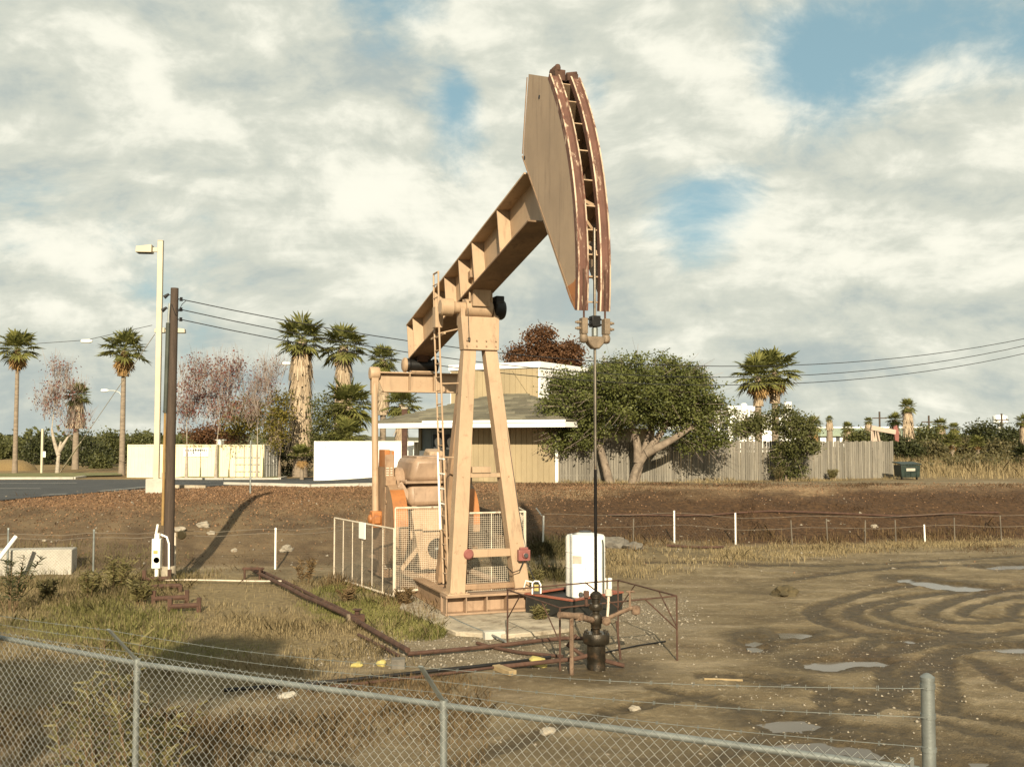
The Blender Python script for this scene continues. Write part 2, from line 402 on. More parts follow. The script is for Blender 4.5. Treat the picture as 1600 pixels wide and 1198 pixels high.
TRACKS = [  # tyre tracks: photo pixels along the rut, width in metres
 ([(1470, 908), (1430, 913), (1370, 922), (1310, 938), (1275, 950), (1266, 960), (1285, 972), (1330, 988), (1375, 995), (1430, 1003), (1500, 1000)], .52),
 ([(1560, 915), (1480, 925), (1400, 935), (1345, 947), (1325, 958), (1345, 970), (1390, 982), (1460, 992), (1540, 993)], .52),
 ([(1412, 942), (1383, 950), (1375, 958), (1390, 967), (1440, 980), (1520, 990)], .5),
 ([(1600, 918), (1545, 925), (1480, 940), (1448, 953), (1455, 965), (1500, 975), (1580, 968)], .5),
 ([(1600, 930), (1560, 936), (1508, 950), (1502, 962), (1540, 967), (1600, 962)], .4),
 ([(1600, 942), (1580, 950), (1585, 960)], .35),
 ([(1215, 1006), (1290, 999), (1370, 990)], .3), ([(1340, 1022), (1362, 1000)], .4),
 ([(1320, 1030), (1390, 1018), (1440, 1008), (1500, 995), (1600, 985)], .55),
 ([(1480, 1025), (1480, 1060), (1488, 1110)], .33), ([(1100, 1055), (1200, 1062), (1290, 1075), (1370, 1095), (1500, 1115), (1600, 1130)], .5),
 ([(1340, 1110), (1390, 1080), (1440, 1045), (1480, 1015), (1600, 1010)], .6), ([(1440, 1120), (1530, 1145), (1600, 1165)], .45),
 ([(1020, 1075), (1180, 1110), (1280, 1130), (1400, 1140)], .4), ([(1290, 1075), (1283, 1130), (1290, 1198)], .35),
 ([(1390, 1090), (1375, 1060), (1390, 1040)], .35), ([(950, 880), (1100, 878), (1250, 885), (1400, 878), (1600, 868)], .5),
 ([(1230, 905), (1350, 890), (1480, 882), (1600, 880)], .5), ([(1520, 1030), (1560, 1060), (1600, 1075)], .4), ([(700, 1198), (900, 1120), (1100, 1085)], .4),
 ([(1100, 1198), (1180, 1150), (1300, 1100)], .4)]
PUDDLES = [
 [(1253, 1030), (1275, 1025), (1310, 1030), (1345, 1027), (1393, 1032), (1370, 1040), (1320, 1041), (1295, 1046), (1265, 1042)],
 [(1398, 906), (1440, 903), (1470, 908), (1530, 913), (1562, 917), (1500, 921), (1465, 917), (1430, 911)],
 [(1168, 993), (1186, 992), (1191, 1006), (1180, 1013), (1169, 1008)], [(1222, 986), (1260, 985), (1262, 994), (1230, 997)],
 [(1520, 1011), (1560, 1007), (1640, 1005), (1640, 1018), (1560, 1017)], [(1180, 1125), (1215, 1117), (1265, 1122), (1310, 1138), (1250, 1142), (1200, 1136)],
 [(1190, 1158), (1260, 1148), (1350, 1158), (1390, 1168), (1330, 1180), (1220, 1175)], [(1530, 884), (1600, 879), (1640, 882), (1600, 888), (1550, 888)],
 [(1385, 999), (1420, 996), (1425, 1001), (1395, 1004)], [(1220, 1062), (1245, 1060), (1242, 1066), (1225, 1067)],
 [(1395, 903), (1420, 900), (1430, 904), (1405, 907)], [(1480, 1190), (1530, 1183), (1560, 1195), (1500, 1200)]]
def resample(pts, step):
    out = []
    for a, b in zip(pts[:-1], pts[1:]):
        n = max(1, int((b - a).length / step))
        out += [a.lerp(b, k / n) for k in range(n)]
    return out + [pts[-1]]
def smooth_path(pts, it=2):
    for _ in range(it):
        q = [pts[0]]
        for a, b in zip(pts[:-1], pts[1:]): q += [a.lerp(b, .25), a.lerp(b, .75)]
        pts = q + [pts[-1]]
    return pts
TR = [(np.array([(p.x, p.y) for p in resample(smooth_path([G(*q) for q in pts]), .12)]), wd) for pts, wd in TRACKS]
PUD = [np.array([(p.x, p.y) for p in smooth_path([G(*q) for q in (pl_ + pl_[:1])], 1)[:-1]]) for pl_ in PUDDLES]
def seg_dist(X, Y, poly, closed=True):
    """Signed distance to a polygon (negative inside)."""
    d = np.full(X.shape, 1e9); ins = np.zeros(X.shape, bool); n = len(poly)
    for i in range(n if closed else n - 1):
        a, b = poly[i], poly[(i + 1) % n]; ab = b - a; L = max(1e-9, ab @ ab)
        u = np.clip(((X - a[0]) * ab[0] + (Y - a[1]) * ab[1]) / L, 0, 1)
        d = np.minimum(d, np.hypot(X - a[0] - u * ab[0], Y - a[1] - u * ab[1]))
        if closed:
            c = ((a[1] > Y) != (b[1] > Y)) & (X < (b[0] - a[0]) * (Y - a[1]) / (b[1] - a[1] + 1e-12) + a[0]); ins ^= c
    return np.where(ins, -d, d) if closed else d
def track_mask(X, Y):
    mk = np.zeros(X.shape); berm = np.zeros(X.shape)
    jit = .07 * fbm(X * 2.6, Y * 2.6, 4)
    for pts, wd in TR:
        lo, hi = pts.min(0) - 1.2, pts.max(0) + 1.2
        s = (X > lo[0]) & (X < hi[0]) & (Y > lo[1]) & (Y < hi[1])
        if not s.any(): continue
        xs, ys = X[s], Y[s]; d = np.full(xs.shape, 9.)
        for p in pts: d = np.minimum(d, np.hypot(xs - p[0], ys - p[1]))
        d = d + jit[s]
        mk[s] = np.maximum(mk[s], sstep(wd * .50, wd * .36, d)); berm[s] = np.maximum(berm[s], np.exp(-((d - wd * .60) / .10) ** 2))
    return mk, berm
PUD_Z = [float(np.mean(H0(p[:, 0], p[:, 1]))) - .055 for p in PUD]
def puddle_blend(X, Y):
    mk = np.zeros(X.shape); z = np.zeros(X.shape)
    for poly, pz in zip(PUD, PUD_Z):
        c = poly.mean(0); s = (np.abs(X - c[0]) < 4) & (np.abs(Y - c[1]) < 5)
        if not s.any(): continue
        d = seg_dist(X[s], Y[s], poly) + .30 * fbm(X[s] * 1.6, Y[s] * 3.2, 4)
        k = sstep(.22, -.16, d); better = k > mk[s]
        mm = mk[s]; zz = z[s]; mm[better] = k[better]; zz[better] = pz; mk[s] = mm; z[s] = zz
    return mk, z
def HH(X, Y, full=False):
    X, Y = np.asarray(X, float), np.asarray(Y, float)
    z = H0(X, Y); tm, be = track_mask(X, Y)
    z = z - .022 * tm + .014 * be * (1 - tm) * (1 + 2 * fbm(X * 5, Y * 5, 2))
    pm, pz = puddle_blend(X, Y)
    z = z * (1 - pm) + (pz - .03 + .030 * fbm(X * 3.1, Y * 5.5, 3)) * pm
    return (z, tm, pm) if full else z
def axis_lines(segs):
    out = [segs[0][0]]
    for a, b, st in segs:
        n = max(1, round((b - a) / st)); out += list(np.linspace(a, b, n + 1)[1:])
    return np.array(out)
gx = axis_lines([(-3000, -400, 200), (-400, -90, 20), (-90, -45, 3), (-45, -14, .4), (-14, -6, .16), (-6, 16, .1), (16, 45, .4), (45, 90, 3), (90, 400, 20), (400, 3000, 200)])
gy = axis_lines([(-300, -20, 40), (-20, 8, 2), (8, 10, .4), (10, 27, .1), (27, 48, .2), (48, 90, 1.5), (90, 300, 15), (300, 1000, 50), (1000, 4000, 300)])
GX, GY = np.meshgrid(gx, gy); GZ, TM, PM = HH(GX, GY, True)
nx_, ny_ = len(gx), len(gy)
idx = np.arange(nx_ * ny_).reshape(ny_, nx_)
quads = np.stack([idx[:-1, :-1], idx[:-1, 1:], idx[1:, 1:], idx[1:, :-1]], -1).reshape(-1, 4)
def poly_w(pts): return np.array([(p.x, p.y) for p in [G(*q) for q in pts]])
def in_soft(poly, soft, X=None, Y=None, jit=.6):
    X = GX if X is None else X; Y = GY if Y is None else Y
    d = seg_dist(X, Y, poly) + jit * fbm(X * .5, Y * .5, 4) * 1.6
    return sstep(soft, -soft, d)
GRASS_POLY = poly_w([(-300, 905), (100, 900), (400, 905), (520, 905), (620, 935), (690, 990), (600, 1003), (640, 1030), (470, 1060), (330, 1090), (100, 1130), (-300, 1160)])
GREEN_POLY = poly_w([(470, 930), (560, 915), (640, 945), (695, 992), (620, 1003), (560, 985)])
GREEN2_POLY = poly_w([(60, 950), (250, 930), (290, 1000), (420, 1010), (300, 1050), (60, 1000)])
STRIP_POLY = poly_w([(830, 868), (900, 850), (1000, 858), (1200, 852), (1440, 846), (1700, 835), (1700, 846), (1400, 860), (1150, 880), (1000, 900), (880, 905)])
GRAVEL_POLY = poly_w([(620, 965), (700, 955), (900, 935), (1060, 930), (1110, 960), (1050, 1010), (940, 1030), (800, 1040), (620, 1045), (480, 1040), (560, 1005)])
grass = np.maximum(in_soft(GRASS_POLY, .8), .7 * in_soft(STRIP_POLY, .7))
green = np.maximum(in_soft(GREEN_POLY, .5), in_soft(GREEN2_POLY, .8))
gravel = in_soft(GRAVEL_POLY, .8)
sb = np.clip((GY - foot(GX)) / 8.3, 0, 1)
bankm = sstep(.0, .07, sb + .05 * fbm(GX * .6, GY * .6)) * sstep(48, 44, GY)
topm = sstep(.62, .95, sb + .22 * fbm(GX * .4, GY * .4)) 
wet = np.clip(TM * .95 + PM * .9 + .40 * sstep(.05, .45, fbm(GX * .33 + 9, GY * .8, 4)) * sstep(2, 6, GX + .2 * (GY - 20)) * (1 - bankm), 0, 1)
_wn = .35 * fbm(GX * 1.1, GY * 1.4, 4)
for poly in PUD:
    c_ = poly.mean(0); s_ = (np.abs(GX - c_[0]) < 4) & (np.abs(GY - c_[1]) < 5); d_ = seg_dist(GX[s_], GY[s_], poly) + _wn[s_]; wet[s_] = np.maximum(wet[s_], .95 * sstep(.75, .15, d_))
wet = np.maximum(wet, .85 * sstep(1.5, .35, np.hypot((GX - 1.35) * .8, GY - 16.6) + 1.6 * _wn))
wet = np.maximum(wet, .55 * sstep(14.5, 12, GY) * sstep(-1.5, 1.5, GX + .8 * fbm(GX, GY)))

m, t, out = new_mat('ground_soil')
at = lambda k: t.n('ShaderNodeAttribute', {'attribute_name': k}).outputs['Fac']
gp = t.n('ShaderNodeNewGeometry').outputs['Position']
nA, nB, nC = t.noise(gp, .9, 8, .62), t.noise(gp, 6.0, 6, .65), t.noise(gp, 42.0, 4, .6)
nS = t.noise(t.scale(gp, (.5, 2.2, 1)), 1.1, 6, .6)
dirt = t.mix(t.ramp(nA, .3, .7), (.150, .113, .064), (.270, .212, .128))
dirt = t.mix(t.math('MULTIPLY', t.ramp(nS, .5, .75), .6), dirt, (.095, .068, .037))
dirt = t.mix(t.math('MULTIPLY', t.ramp(nB, .50, .70), .55), dirt, (.40, .335, .235))
nT = t.noise(t.scale(gp, (.45, 1.5, 1)), .55, 7, .62)
dirt = t.mix(t.math('MULTIPLY', t.ramp(nT, .50, .66), .6), dirt, (.43, .355, .25))
soil_l = t.mix(t.ramp(nA, .35, .65), (.105, .070, .040), (.195, .140, .082))
bank_r = t.mix(t.ramp(nB, .3, .7), (.042, .022, .009), (.118, .064, .028))
sx_ = t.n('ShaderNodeSeparateXYZ', None, i0=gp).outputs[0]
side = t.ramp(sx_, -5.0, 3.0)
bank_c = t.mix(side, soil_l, bank_r)
top_c = t.mix(side, t.mix(t.ramp(nB, .35, .65), (.16, .085, .042), (.31, .185, .095)), t.mix(t.ramp(nB, .35, .65), (.26, .165, .09), (.43, .31, .185)))
bank_c = t.mix(at('topmask'), bank_c, top_c)
grass_c = t.mix(t.ramp(nB, .3, .7), (.17, .125, .062), (.32, .25, .135))
grass_c = t.mix(t.math('MULTIPLY', at('green'), .8), grass_c, t.mix(t.ramp(nB, .35, .65), (.06, .06, .018), (.15, .135, .045)))
grav_c = t.mix(t.ramp(nC, .42, .62), (.16, .125, .082), (.40, .345, .26))
c = t.mix(t.math('MULTIPLY', at('gravel'), t.ramp(nA, .25, .6)), dirt, grav_c)
c = t.mix(t.math('MULTIPLY', at('grass'), t.ramp(nB, .2, .6)), c, grass_c)
c = t.mix(at('wet'), c, t.mix(t.ramp(nB, .3, .7), (.058, .041, .019), (.115, .084, .043)))
c = t.mix(at('bank'), c, bank_c)
yy = t.n('ShaderNodeSeparateXYZ', None, i0=gp).outputs[1]
c = t.mix(t.ramp(yy, 47, 58), c, t.mix(t.ramp(t.noise(gp, .12, 5), .35, .65), (.20, .135, .062), (.30, .22, .11)))
c = t.mix(t.ramp(yy, 110, 220), c, t.mix(t.ramp(t.noise(gp, .02, 5), .35, .65), (.12, .125, .08), (.18, .17, .11)))  # far ground turns grey-green: haze is put into its colour
c = t.mix(t.math('MULTIPLY', t.ramp(nC, .50, .68), .5), c, t.mix(1.0, c, (.45, .45, .45), 'MULTIPLY'))
rg = t.math('SUBTRACT', .95, t.math('MULTIPLY', at('wet'), .35))
c = t.mix(1.0, c, (.80, .78, .72), 'MULTIPLY')
b = t.n('ShaderNodeBsdfPrincipled', None, Base_Color=c, Roughness=rg); b.inputs['Specular IOR Level'].default_value = .3
hgt = t.math('ADD', t.math('MULTIPLY', nB, .8), t.math('MULTIPLY', nC, .35))
t.L.new(t.n('ShaderNodeBump', None, Strength=1.0, Distance=.07, Height=hgt).outputs[0], b.inputs['Normal'])
t.L.new(b.outputs[0], out.inputs[0])
ground = fast_mesh('ground', np.stack([GX, GY, GZ], -1).reshape(-1, 3), quads, M('ground_soil'), smooth=True)
for k, a in (('wet', wet), ('grass', grass), ('green', green), ('gravel', gravel), ('bank', bankm), ('topmask', topm)):
    ground.data.attributes.new(k, 'FLOAT', 'POINT').data.foreach_set('value', np.ascontiguousarray(a, np.float32).ravel())
tag(ground, 'bare brown earth yard with a bank rising behind', kind='structure')

# puddles: level sheets in the hollows
for poly, pz in zip(PUD, PUD_Z):
    c0 = poly.mean(0); ring = []
    q = np.array([poly[i] + (poly[(i + 1) % len(poly)] - poly[i]) * s for i in range(len(poly)) for s in (0, .5)])
    q = c0 + (q - c0) * (1.45 + .10 * np.array([mnoise.noise(Vector((x * 3, y * 3, 0))) for x, y in q]))[:, None]
    bmv = MB(); bmv.add([(x - c0[0], y - c0[1], 0) for x, y in q] , [tuple(range(len(q)))])
    tag(bmv.build('puddle_water', M('puddle_water'), loc=(c0[0], c0[1], pz - .006), smooth=0), 'shallow muddy rain puddle', kind='structure')

def sheet_on_ground(name, poly, mat, lift, step=1.0, label=None):
    """A sheet following the terrain inside a polygon."""
    poly = np.array(poly); lo, hi = poly.min(0), poly.max(0)
    pts = [tuple(p) for p in np.array([(p.x, p.y) for p in resample([Vector((*q, 0)) for q in list(poly) + [poly[0]]], step)[:-1]])]
    xs = np.arange(lo[0], hi[0], step); ys = np.arange(lo[1], hi[1], step); gxx, gyy = np.meshgrid(xs, ys)
    ins = seg_dist(gxx, gyy, poly) < -step * .4
    from mathutils.geometry import delaunay_2d_cdt
    nb = len(pts); allp = pts + [(a, b) for a, b in zip(gxx[ins], gyy[ins])]
    vs, es, fs, *_ = delaunay_2d_cdt([Vector(p) for p in allp], [(i, (i + 1) % nb) for i in range(nb)], [], 1, 1e-4)
    z = HH(np.array([v.x for v in vs]), np.array([v.y for v in vs])) + lift
    mb = MB(); mb.add([(v.x, v.y, zz) for v, zz in zip(vs, z)], [tuple(f) for f in fs])
    return tag(mb.build(name, mat, smooth=60), label, kind='structure')
# ------------------------------------------------------------------ pumpjack
OP = Vector((-.757, 22.4, 0)); FW = Vector((.346, -.938, 0)).normalized(); LW = Vector((-FW.y, FW.x, 0))
PROT = math.atan2(FW.y, FW.x)
def pump_plane(px, py, y0):
    """Local point of the pump's vertical plane y = y0 seen at a photo pixel."""
    d = px_dir(px, py); o = Vector((0, 0, CAM_Z)); k = ((OP - o).dot(LW) + y0) / d.dot(LW)
    q = o + d * k - OP; return Vector((q.dot(FW), y0, q.z))
ZP = 6.47; RH = 6.1
pj = thing('pumpjack', 'big tan oil well pumpjack with a rust streaked horse head standing on the concrete pad', 'pumpjack', OP, PROT)
pbr('dusty_rust', (.19, .125, .08), .85, 0, .3, 8, .4, 50, (.08, .04, .022), .5, .65, 9)
pbr('shaded_grime', (.20, .125, .07), .7, 0, .3, 2, .15, 50, (.10, .06, .035), .5, .75, 4)  # grimy paint, darkened further: underside shade is put into this colour too
TAN, DTAN = M('tan_paint'), M('tan_paint_dirty')
# base skid
b = MB()
for y in (-.78, .78):
    b.bb((-7.0, y - .13, .08), (.62, y + .13, .11)); b.bb((-7.0, y - .02, .11), (.62, y + .02, .44)); b.bb((-7.0, y - .13, .44), (.62, y + .13, .48))
for x in (-6.6, -5.0, -3.3, -1.2): b.bb((x - .08, -.75, .14), (x + .08, .75, .40))
base = b.build('base_frame', DTAN, pj, bevel=.006)
b = MB(); b.bb((.60, -1.0, .08), (.98, 1.0, .12)); b.bb((.72, -.98, .12), (.76, .98, .44)); b.bb((.55, -1.0, .44), (1.0, 1.0, .485)); b.bb((.60, -1.0, .12), (.64, 1.0, .44))
for y in (-.97, -.55, -.1, .35, .97): b.bb((.76, y - .012, .12), (.97, y + .012, .44))
b.build('base_beam', M('gear_paint'), pj, bevel=.005)
# samson post
sp = MB()
sp.prism([(-.12, -.44, ZP - .12), (-.04, -.40, 5.62), (-.04, .40, 5.62), (-.12, .44, ZP - .12)], (.32, 0, 0))
for y in (-.43, .33): sp.bb((-.16, y, ZP - .30), (.16, y + .10, ZP + .06))
post = sp.build('samson_post', TAN, pj, bevel=.01)
for sgn in (-1, 1):
    l = MB(); l.bar((.76, .72 * sgn, .485), (.08, .235 * sgn, 5.70), .33, .30, (1, 0, 0), .28, .26)
    l.bb((.52, .72 * sgn - .24, .483), (.99, .72 * sgn + .24, .515))
    for h in (1.0, 2.4, 4.1):
        k = h / 5.2; q = Vector((.76, .72 * sgn, .485)).lerp(Vector((.06, .27 * sgn, 5.7)), k)
        l.tube([q + Vector((.12, 0, 0)), q + Vector((.165, 0, 0))], .02, 6)
    l.build('leg', TAN, post, bevel=.012)
for sgn in (-1, 1):
    for (x_, z_, n_) in ((.76, .53, 4),):
        for k in range(n_):
            l = MB(); y_ = .72 * sgn + (-.18 + .12 * k); l.lathe([(.005, 0), (.022, 0), (.022, .02), (.012, .035), (.005, .035)], (.96, y_, .515), 6); l.build('anchor_bolt', M('gear_paint'), post)
for y_ in (-.33, -.11, .11, .33):
    for z_ in (5.70, 5.82): l = MB(); l.lathe([(.005, 0), (.02, 0), (.018, .016), (.005, .016)], (.281 - .0 * z_, y_, z_), 6, 'X'); l.build('cap_bolt', M('gear_paint'), post)
l = MB(); l.bar((-1.45, -.38, .46), (-.12, -.18, 5.75), .24, .26, (1, 0, 0)); l.build('leg', DTAN, post, bevel=.012)
l = MB(); l.bar((.46, -.52, 2.92), (.46, .52, 2.92), .16, .09); l.bb((.36, -.30, 2.975), (.58, .12, 3.10)); l.build('crossbar', TAN, post, bevel=.006)
l = MB(); l.bar((.72, -.66, 1.30), (.72, .66, 1.30), .10, .16); l.build('crossbar', TAN, post, bevel=.006)
l = MB(); l.bar((.78, -.7, .62), (.78, .7, .62), .14, .12); l.build('crossbar', DTAN, post, bevel=.02)
# centre bearing
b = MB(); b.lathe([(.02, -.86), (.15, -.86), (.19, -.82), (.19, -.58), (.15, -.56), (.13, -.5), (.13, .42), (.02, .42)], (0, 0, ZP + .08), 24, 'Y')
b.lathe([(.1, -.30), (.20, -.30), (.20, .30), (.1, .30)], (0, 0, ZP + .08), 24, 'Y')
b.prism([(-.30, -.20, ZP + .12), (-.34, -.20, ZP + .40), (.36, -.20, ZP + .50), (.26, -.20, ZP + .1)], (0, .40, 0))
for x in (-.24, .22):
    for y in (-.25, .25): b.tube([(x, y, ZP + .2), (x, y, ZP + .48)], .025, 6)
b.build('centre_bearing', TAN, pj, bevel=.008)
b = MB(); b.lathe([(.02, .34), (.17, .34), (.23, .38), (.23, .56), (.19, .62), (.02, .62)], (0, 0, ZP + .08), 24, 'Y'); b.bb((-.2, .36, ZP - .05), (.2, .56, ZP + .36))
b.build('bearing_cover', M('black_steel'), pj, bevel=.02)
# walking beam
SL = math.tan(R(12.4)); cs, sn = math.cos(R(12.4)), math.sin(R(12.4))
def bm_pt(x, y, n): return Vector((x - n * sn, y, ZP + .88 + x * SL + n * cs))   # n: across the beam's depth
BH, BW, X0, X1 = .46, .30, -5.05, 3.75
def beam_slab(b, xa, xb, ya, yb, na, nb):
    vs = [bm_pt(x, y, n) for x in (xa, xb) for y in (ya, yb) for n in (na, nb)]
    b.add(vs, [(0, 1, 3, 2), (4, 6, 7, 5), (0, 4, 5, 1), (2, 3, 7, 6), (0, 2, 6, 4), (1, 5, 7, 3)])
b = MB(); beam_slab(b, X0, X1 + .5, -.018, .018, -BH, BH); beam_slab(b, X0, X1, -BW, BW, BH, BH + .035)
beam = b.build('walking_beam', TAN, pj, bevel=.004)
b = MB(); beam_slab(b, X0, X1, -BW, BW, -BH - .035, -BH); b.build('lower_flange', M('shaded_grime'), beam, bevel=.004)
for x in (X0 + .02, -4.45, -2.45, -1.55, -.45, .52, 2.15):
    b = MB()
    for s in (-1, 1): beam_slab(b, x, x + .03, s * .018, s * (BW - .015), -BH, BH)
    b.build('stiffener', TAN, beam, bevel=.003)
b = MB(); beam_slab(b, .1, .5, -.21, -.03, -BH + .002, -BH + .10); b.build('bracket', DTAN, beam, bevel=.01)
b = MB(); beam_slab(b, -.32, -.16, -.12, -.02, -.05, .12); b.build('bracket', DTAN, beam, bevel=.01)
# tail bearing and equalizer
TX = -4.72
tz = 5.62
b = MB(); b.lathe([(.02, -.46), (.15, -.46), (.175, -.43), (.175, -.32), (.15, -.30), (.15, .30), (.175, .32), (.175, .44), (.02, .44)], (TX, 0, tz), 22, 'Y')
tb = b.build('tail_bearing', M('black_steel'), pj, bevel=.006)
b = MB(); b.prism([(TX - .22, -.14, tz + .10), (TX - .26, -.14, bm_pt(TX, 0, -BH).z - .09), (TX + .30, -.14, bm_pt(TX, 0, -BH).z + .02), (TX + .18, -.14, tz + .08)], (0, .28, 0))
b.build('bearing_saddle', M('rust'), tb, bevel=.01)
b = MB(); b.lathe([(.02, -.50), (.14, -.50), (.19, -.46), (.19, -.40), (.16, -.385)], (TX, 0, tz), 22, 'Y'); b.build('bearing_cap', TAN, tb)
b = MB(); ez0, ez1 = 4.90, 5.42
b.bb((TX - .16, -1.20, ez1 - .035), (TX + .16, 1.20, ez1)); b.bb((TX - .16, -1.02, ez0), (TX + .16, 1.02, ez0 + .035))
b.prism([(TX - .015, -1.20, ez1 - .035), (TX - .015, -1.02, ez0 + .035), (TX - .015, 1.02, ez0 + .035), (TX - .015, 1.20, ez1 - .035)], (.03, 0, 0))
b.bb((TX - .2, -.3, ez1 + .002), (TX + .2, .3, ez1 + .04))
eq = b.build('equalizer_beam', TAN, pj, bevel=.004)
for y in (-.33, .33):
    b = MB(); b.bb((TX + .015, y - .012, ez0 + .035), (TX + .15, y + .012, ez1 - .035)); b.bb((TX - .15, y - .012, ez0 + .035), (TX - .015, y + .012, ez1 - .035)); b.build('stiffener', TAN, eq)
# cranks, pitmans, counterweights
CX, CZ, PZ = -4.35, 2.62, 1.66
for s in (-1, 1):
    y = 1.24 * s
    b = MB(); b.tube([(CX - .12, y, PZ + .08), (TX + .02, y, 5.15)], .085, 14)
    b.lathe([(.02, -.13), (.15, -.13), (.17, -.10), (.17, .10), (.15, .13), (.02, .13)], (TX, y, 5.38), 18, 'Y')
    b.prism([(TX - .13, y - .09, 5.38), (TX - .08, y - .09, 4.85), (TX + .08, y - .09, 4.85), (TX + .13, y - .09, 5.38)], (0, .18, 0))
    pit = b.build('pitman_arm', TAN, pj, bevel=.01)
    b = MB(); b.box((CX - .10, y, PZ), (.34, .26, .42)); b.lathe([(.02, -.2), (.10, -.2), (.12, -.16), (.12, .2), (.02, .2)], (CX - .1, y, PZ), 16, 'Y'); b.bb((CX + .07, y - .09, PZ - .11), (CX + .13, y + .09, PZ + .11))
    b.build('crank_pin', M('orange_paint'), pit, bevel=.03)
    yc = 1.0 * s
    b = MB(); b.prism([(CX - .30, yc - .12, CZ + .78), (CX + .34, yc - .12, CZ + .78), (CX + .42, yc - .12, CZ + .1), (CX + .26, yc - .12, CZ - 2.40), (CX - .22, yc - .12, CZ - 2.40), (CX - .40, yc - .12, CZ + .1)], (0, .24, 0))
    ck = b.build('crank', DTAN, pj, bevel=.02)
    b = MB(); b.bb((CX - .31, yc - .123, CZ + .36), (CX + .352, yc + .02, CZ + .80)); b.bb((CX - .3, yc + .05, CZ + .36), (CX + .352, yc + .125, CZ + .76)); b.build('crank_tip', M('orange_paint'), ck, bevel=.015)
    b = MB()
    for i in range(44):
        z = CZ + .34 - i * .058; x = CX + .36 - .0 * i + (.06 if z < CZ + .1 else .02) - max(0, (CZ + .1 - z)) * .064
        b.bb((x - .02, yc - .10, z - .014), (x + .045, yc - .03, z + .014)); b.bb((x - .02, yc + .01, z - .014), (x + .045, yc + .06, z + .014))
    b.build('tooth_rack', M('cream_tube'), ck, smooth=0)
    for sx in (-1, 1):
        b = MB(); pts = []
        for i in range(25):
            a = math.pi * i / 24 - math.pi / 2; pts.append((CX + sx * (.34 + .92 * math.cos(a)), 0, CZ - 1.05 + 1.0 * math.sin(a)))
        ya, yb = (yc - .10, yc + .26) if s < 0 else (yc - .26, yc + .10)
        n = len(pts); vs = [(p[0], ya, p[2]) for p in pts] + [(p[0], yb, p[2]) for p in pts]
        b.mi = 0; b.add(vs, [tuple(range(n)), tuple(range(2 * n - 1, n - 1, -1))])
        for i in range(n - 1): b.mi = 1 if (sx > 0 and 11 < i < 20) else 0; b.add([vs[i], vs[i + 1], vs[n + i + 1], vs[n + i]], [(0, 1, 2, 3)])
        b.mi = 0; b.box((CX + sx * .42, yc, CZ + .02), (.2, .26, .22)); b.tube([(CX + sx * .45, ya - .02, CZ - .5), (CX + sx * .45, yb + .02, CZ - .5)], .05, 8)
        b.build('counterweight', [DTAN, M('orange_paint')], ck)
b = MB(); b.lathe([(.02, -.98), (.16, -.98), (.16, .98), (.02, .98)], (CX, 0, CZ), 18, 'Y'); b.build('crank_shaft', M('oily_steel'), pj)
# gear reducer and its stand
b = MB()
b.prism([(CX - .85, -.62, 2.62), (CX - .80, -.50, 3.22), (CX - .80, .50, 3.22), (CX - .85, .62, 2.62)], (1.75, 0, 0))
b.prism([(CX - .7, -.62, 2.02), (CX - .8, -.64, 2.60), (CX - .8, .64, 2.60), (CX - .7, .62, 2.02)], (1.62, 0, 0))
gb = b.build('gearbox', M('gear_paint'), pj, bevel=.13)
b = MB(); b.bb((CX - .95, -.74, 2.585), (CX + .98, .74, 2.65)); b.bb((CX - .7, -.40, 3.20), (CX + .75, .40, 3.255))
for k in range(9):
    for y in (-.69, .69): b.tube([(CX - .85 + k * .21, y, 2.55), (CX - .85 + k * .21, y, 2.69)], .024, 6)
b.build('gearbox_flange', M('gear_paint'), gb, bevel=.012)
for s in (-1, 1):
    b = MB(); b.lathe([(.05, .55), (.34, .58), (.36, .74), (.28, .84), (.05, .84)], (CX, 0, CZ), 20, 'Y') if s > 0 else b.lathe([(.05, -.84), (.28, -.84), (.36, -.74), (.34, -.58), (.05, -.55)], (CX, 0, CZ), 20, 'Y')
    for k in range(3): b.bar((CX - .35 + .35 * k + .35, s * .84, 2.55), (CX + .25 + .2 * k, s * .45, 2.0), .08, .12)
    b.bar((CX + .62, s * .80, 2.6), (CX + .75, s * .42, 2.0), .16, .14); b.build('bearing_hub', M('gear_paint'), gb, bevel=.02)
b = MB(); b.prism([(CX - .9, -.55, 1.98), (CX - .9, -.30, .48), (CX - .9, .30, .48), (CX - .9, .55, 1.98)], (1.9, 0, 0)); b.bb((CX - 1.0, -.72, 1.96), (CX + 1.02, .72, 2.015))
ped = b.build('gearbox_stand', TAN, pj, bevel=.012)
b = MB()
for s in (-1, 1):
    b.bar((CX + 1.06, s * .52, 1.95), (CX + 1.06, s * .27, .5), .20, .06, (1, 0, 0)); b.bar((CX + 1.0, s * .35, 1.1), (CX + 1.0, s * .85, .5), .10, .10, (1, 0, 0))
    b.bar((CX + .4, s * .4, 1.4), (CX + .4, s * .8, .5), .10, .10, (1, 0, 0))
b.build('brace', TAN, ped, bevel=.008)
b = MB(); b.lathe([(.02, 0), (.26, 0), (.26, .012), (.02, .012)], (CX + 1.005, .08, .98), 24, 'X'); b.build('access_hole', M('black_steel'), ped)
b = MB(); b.tube([(CX + 1.03, .0, .97), (CX + 1.03, .28, 1.0)], .045, 8); b.build('pipe_stub', M('galv'), ped)
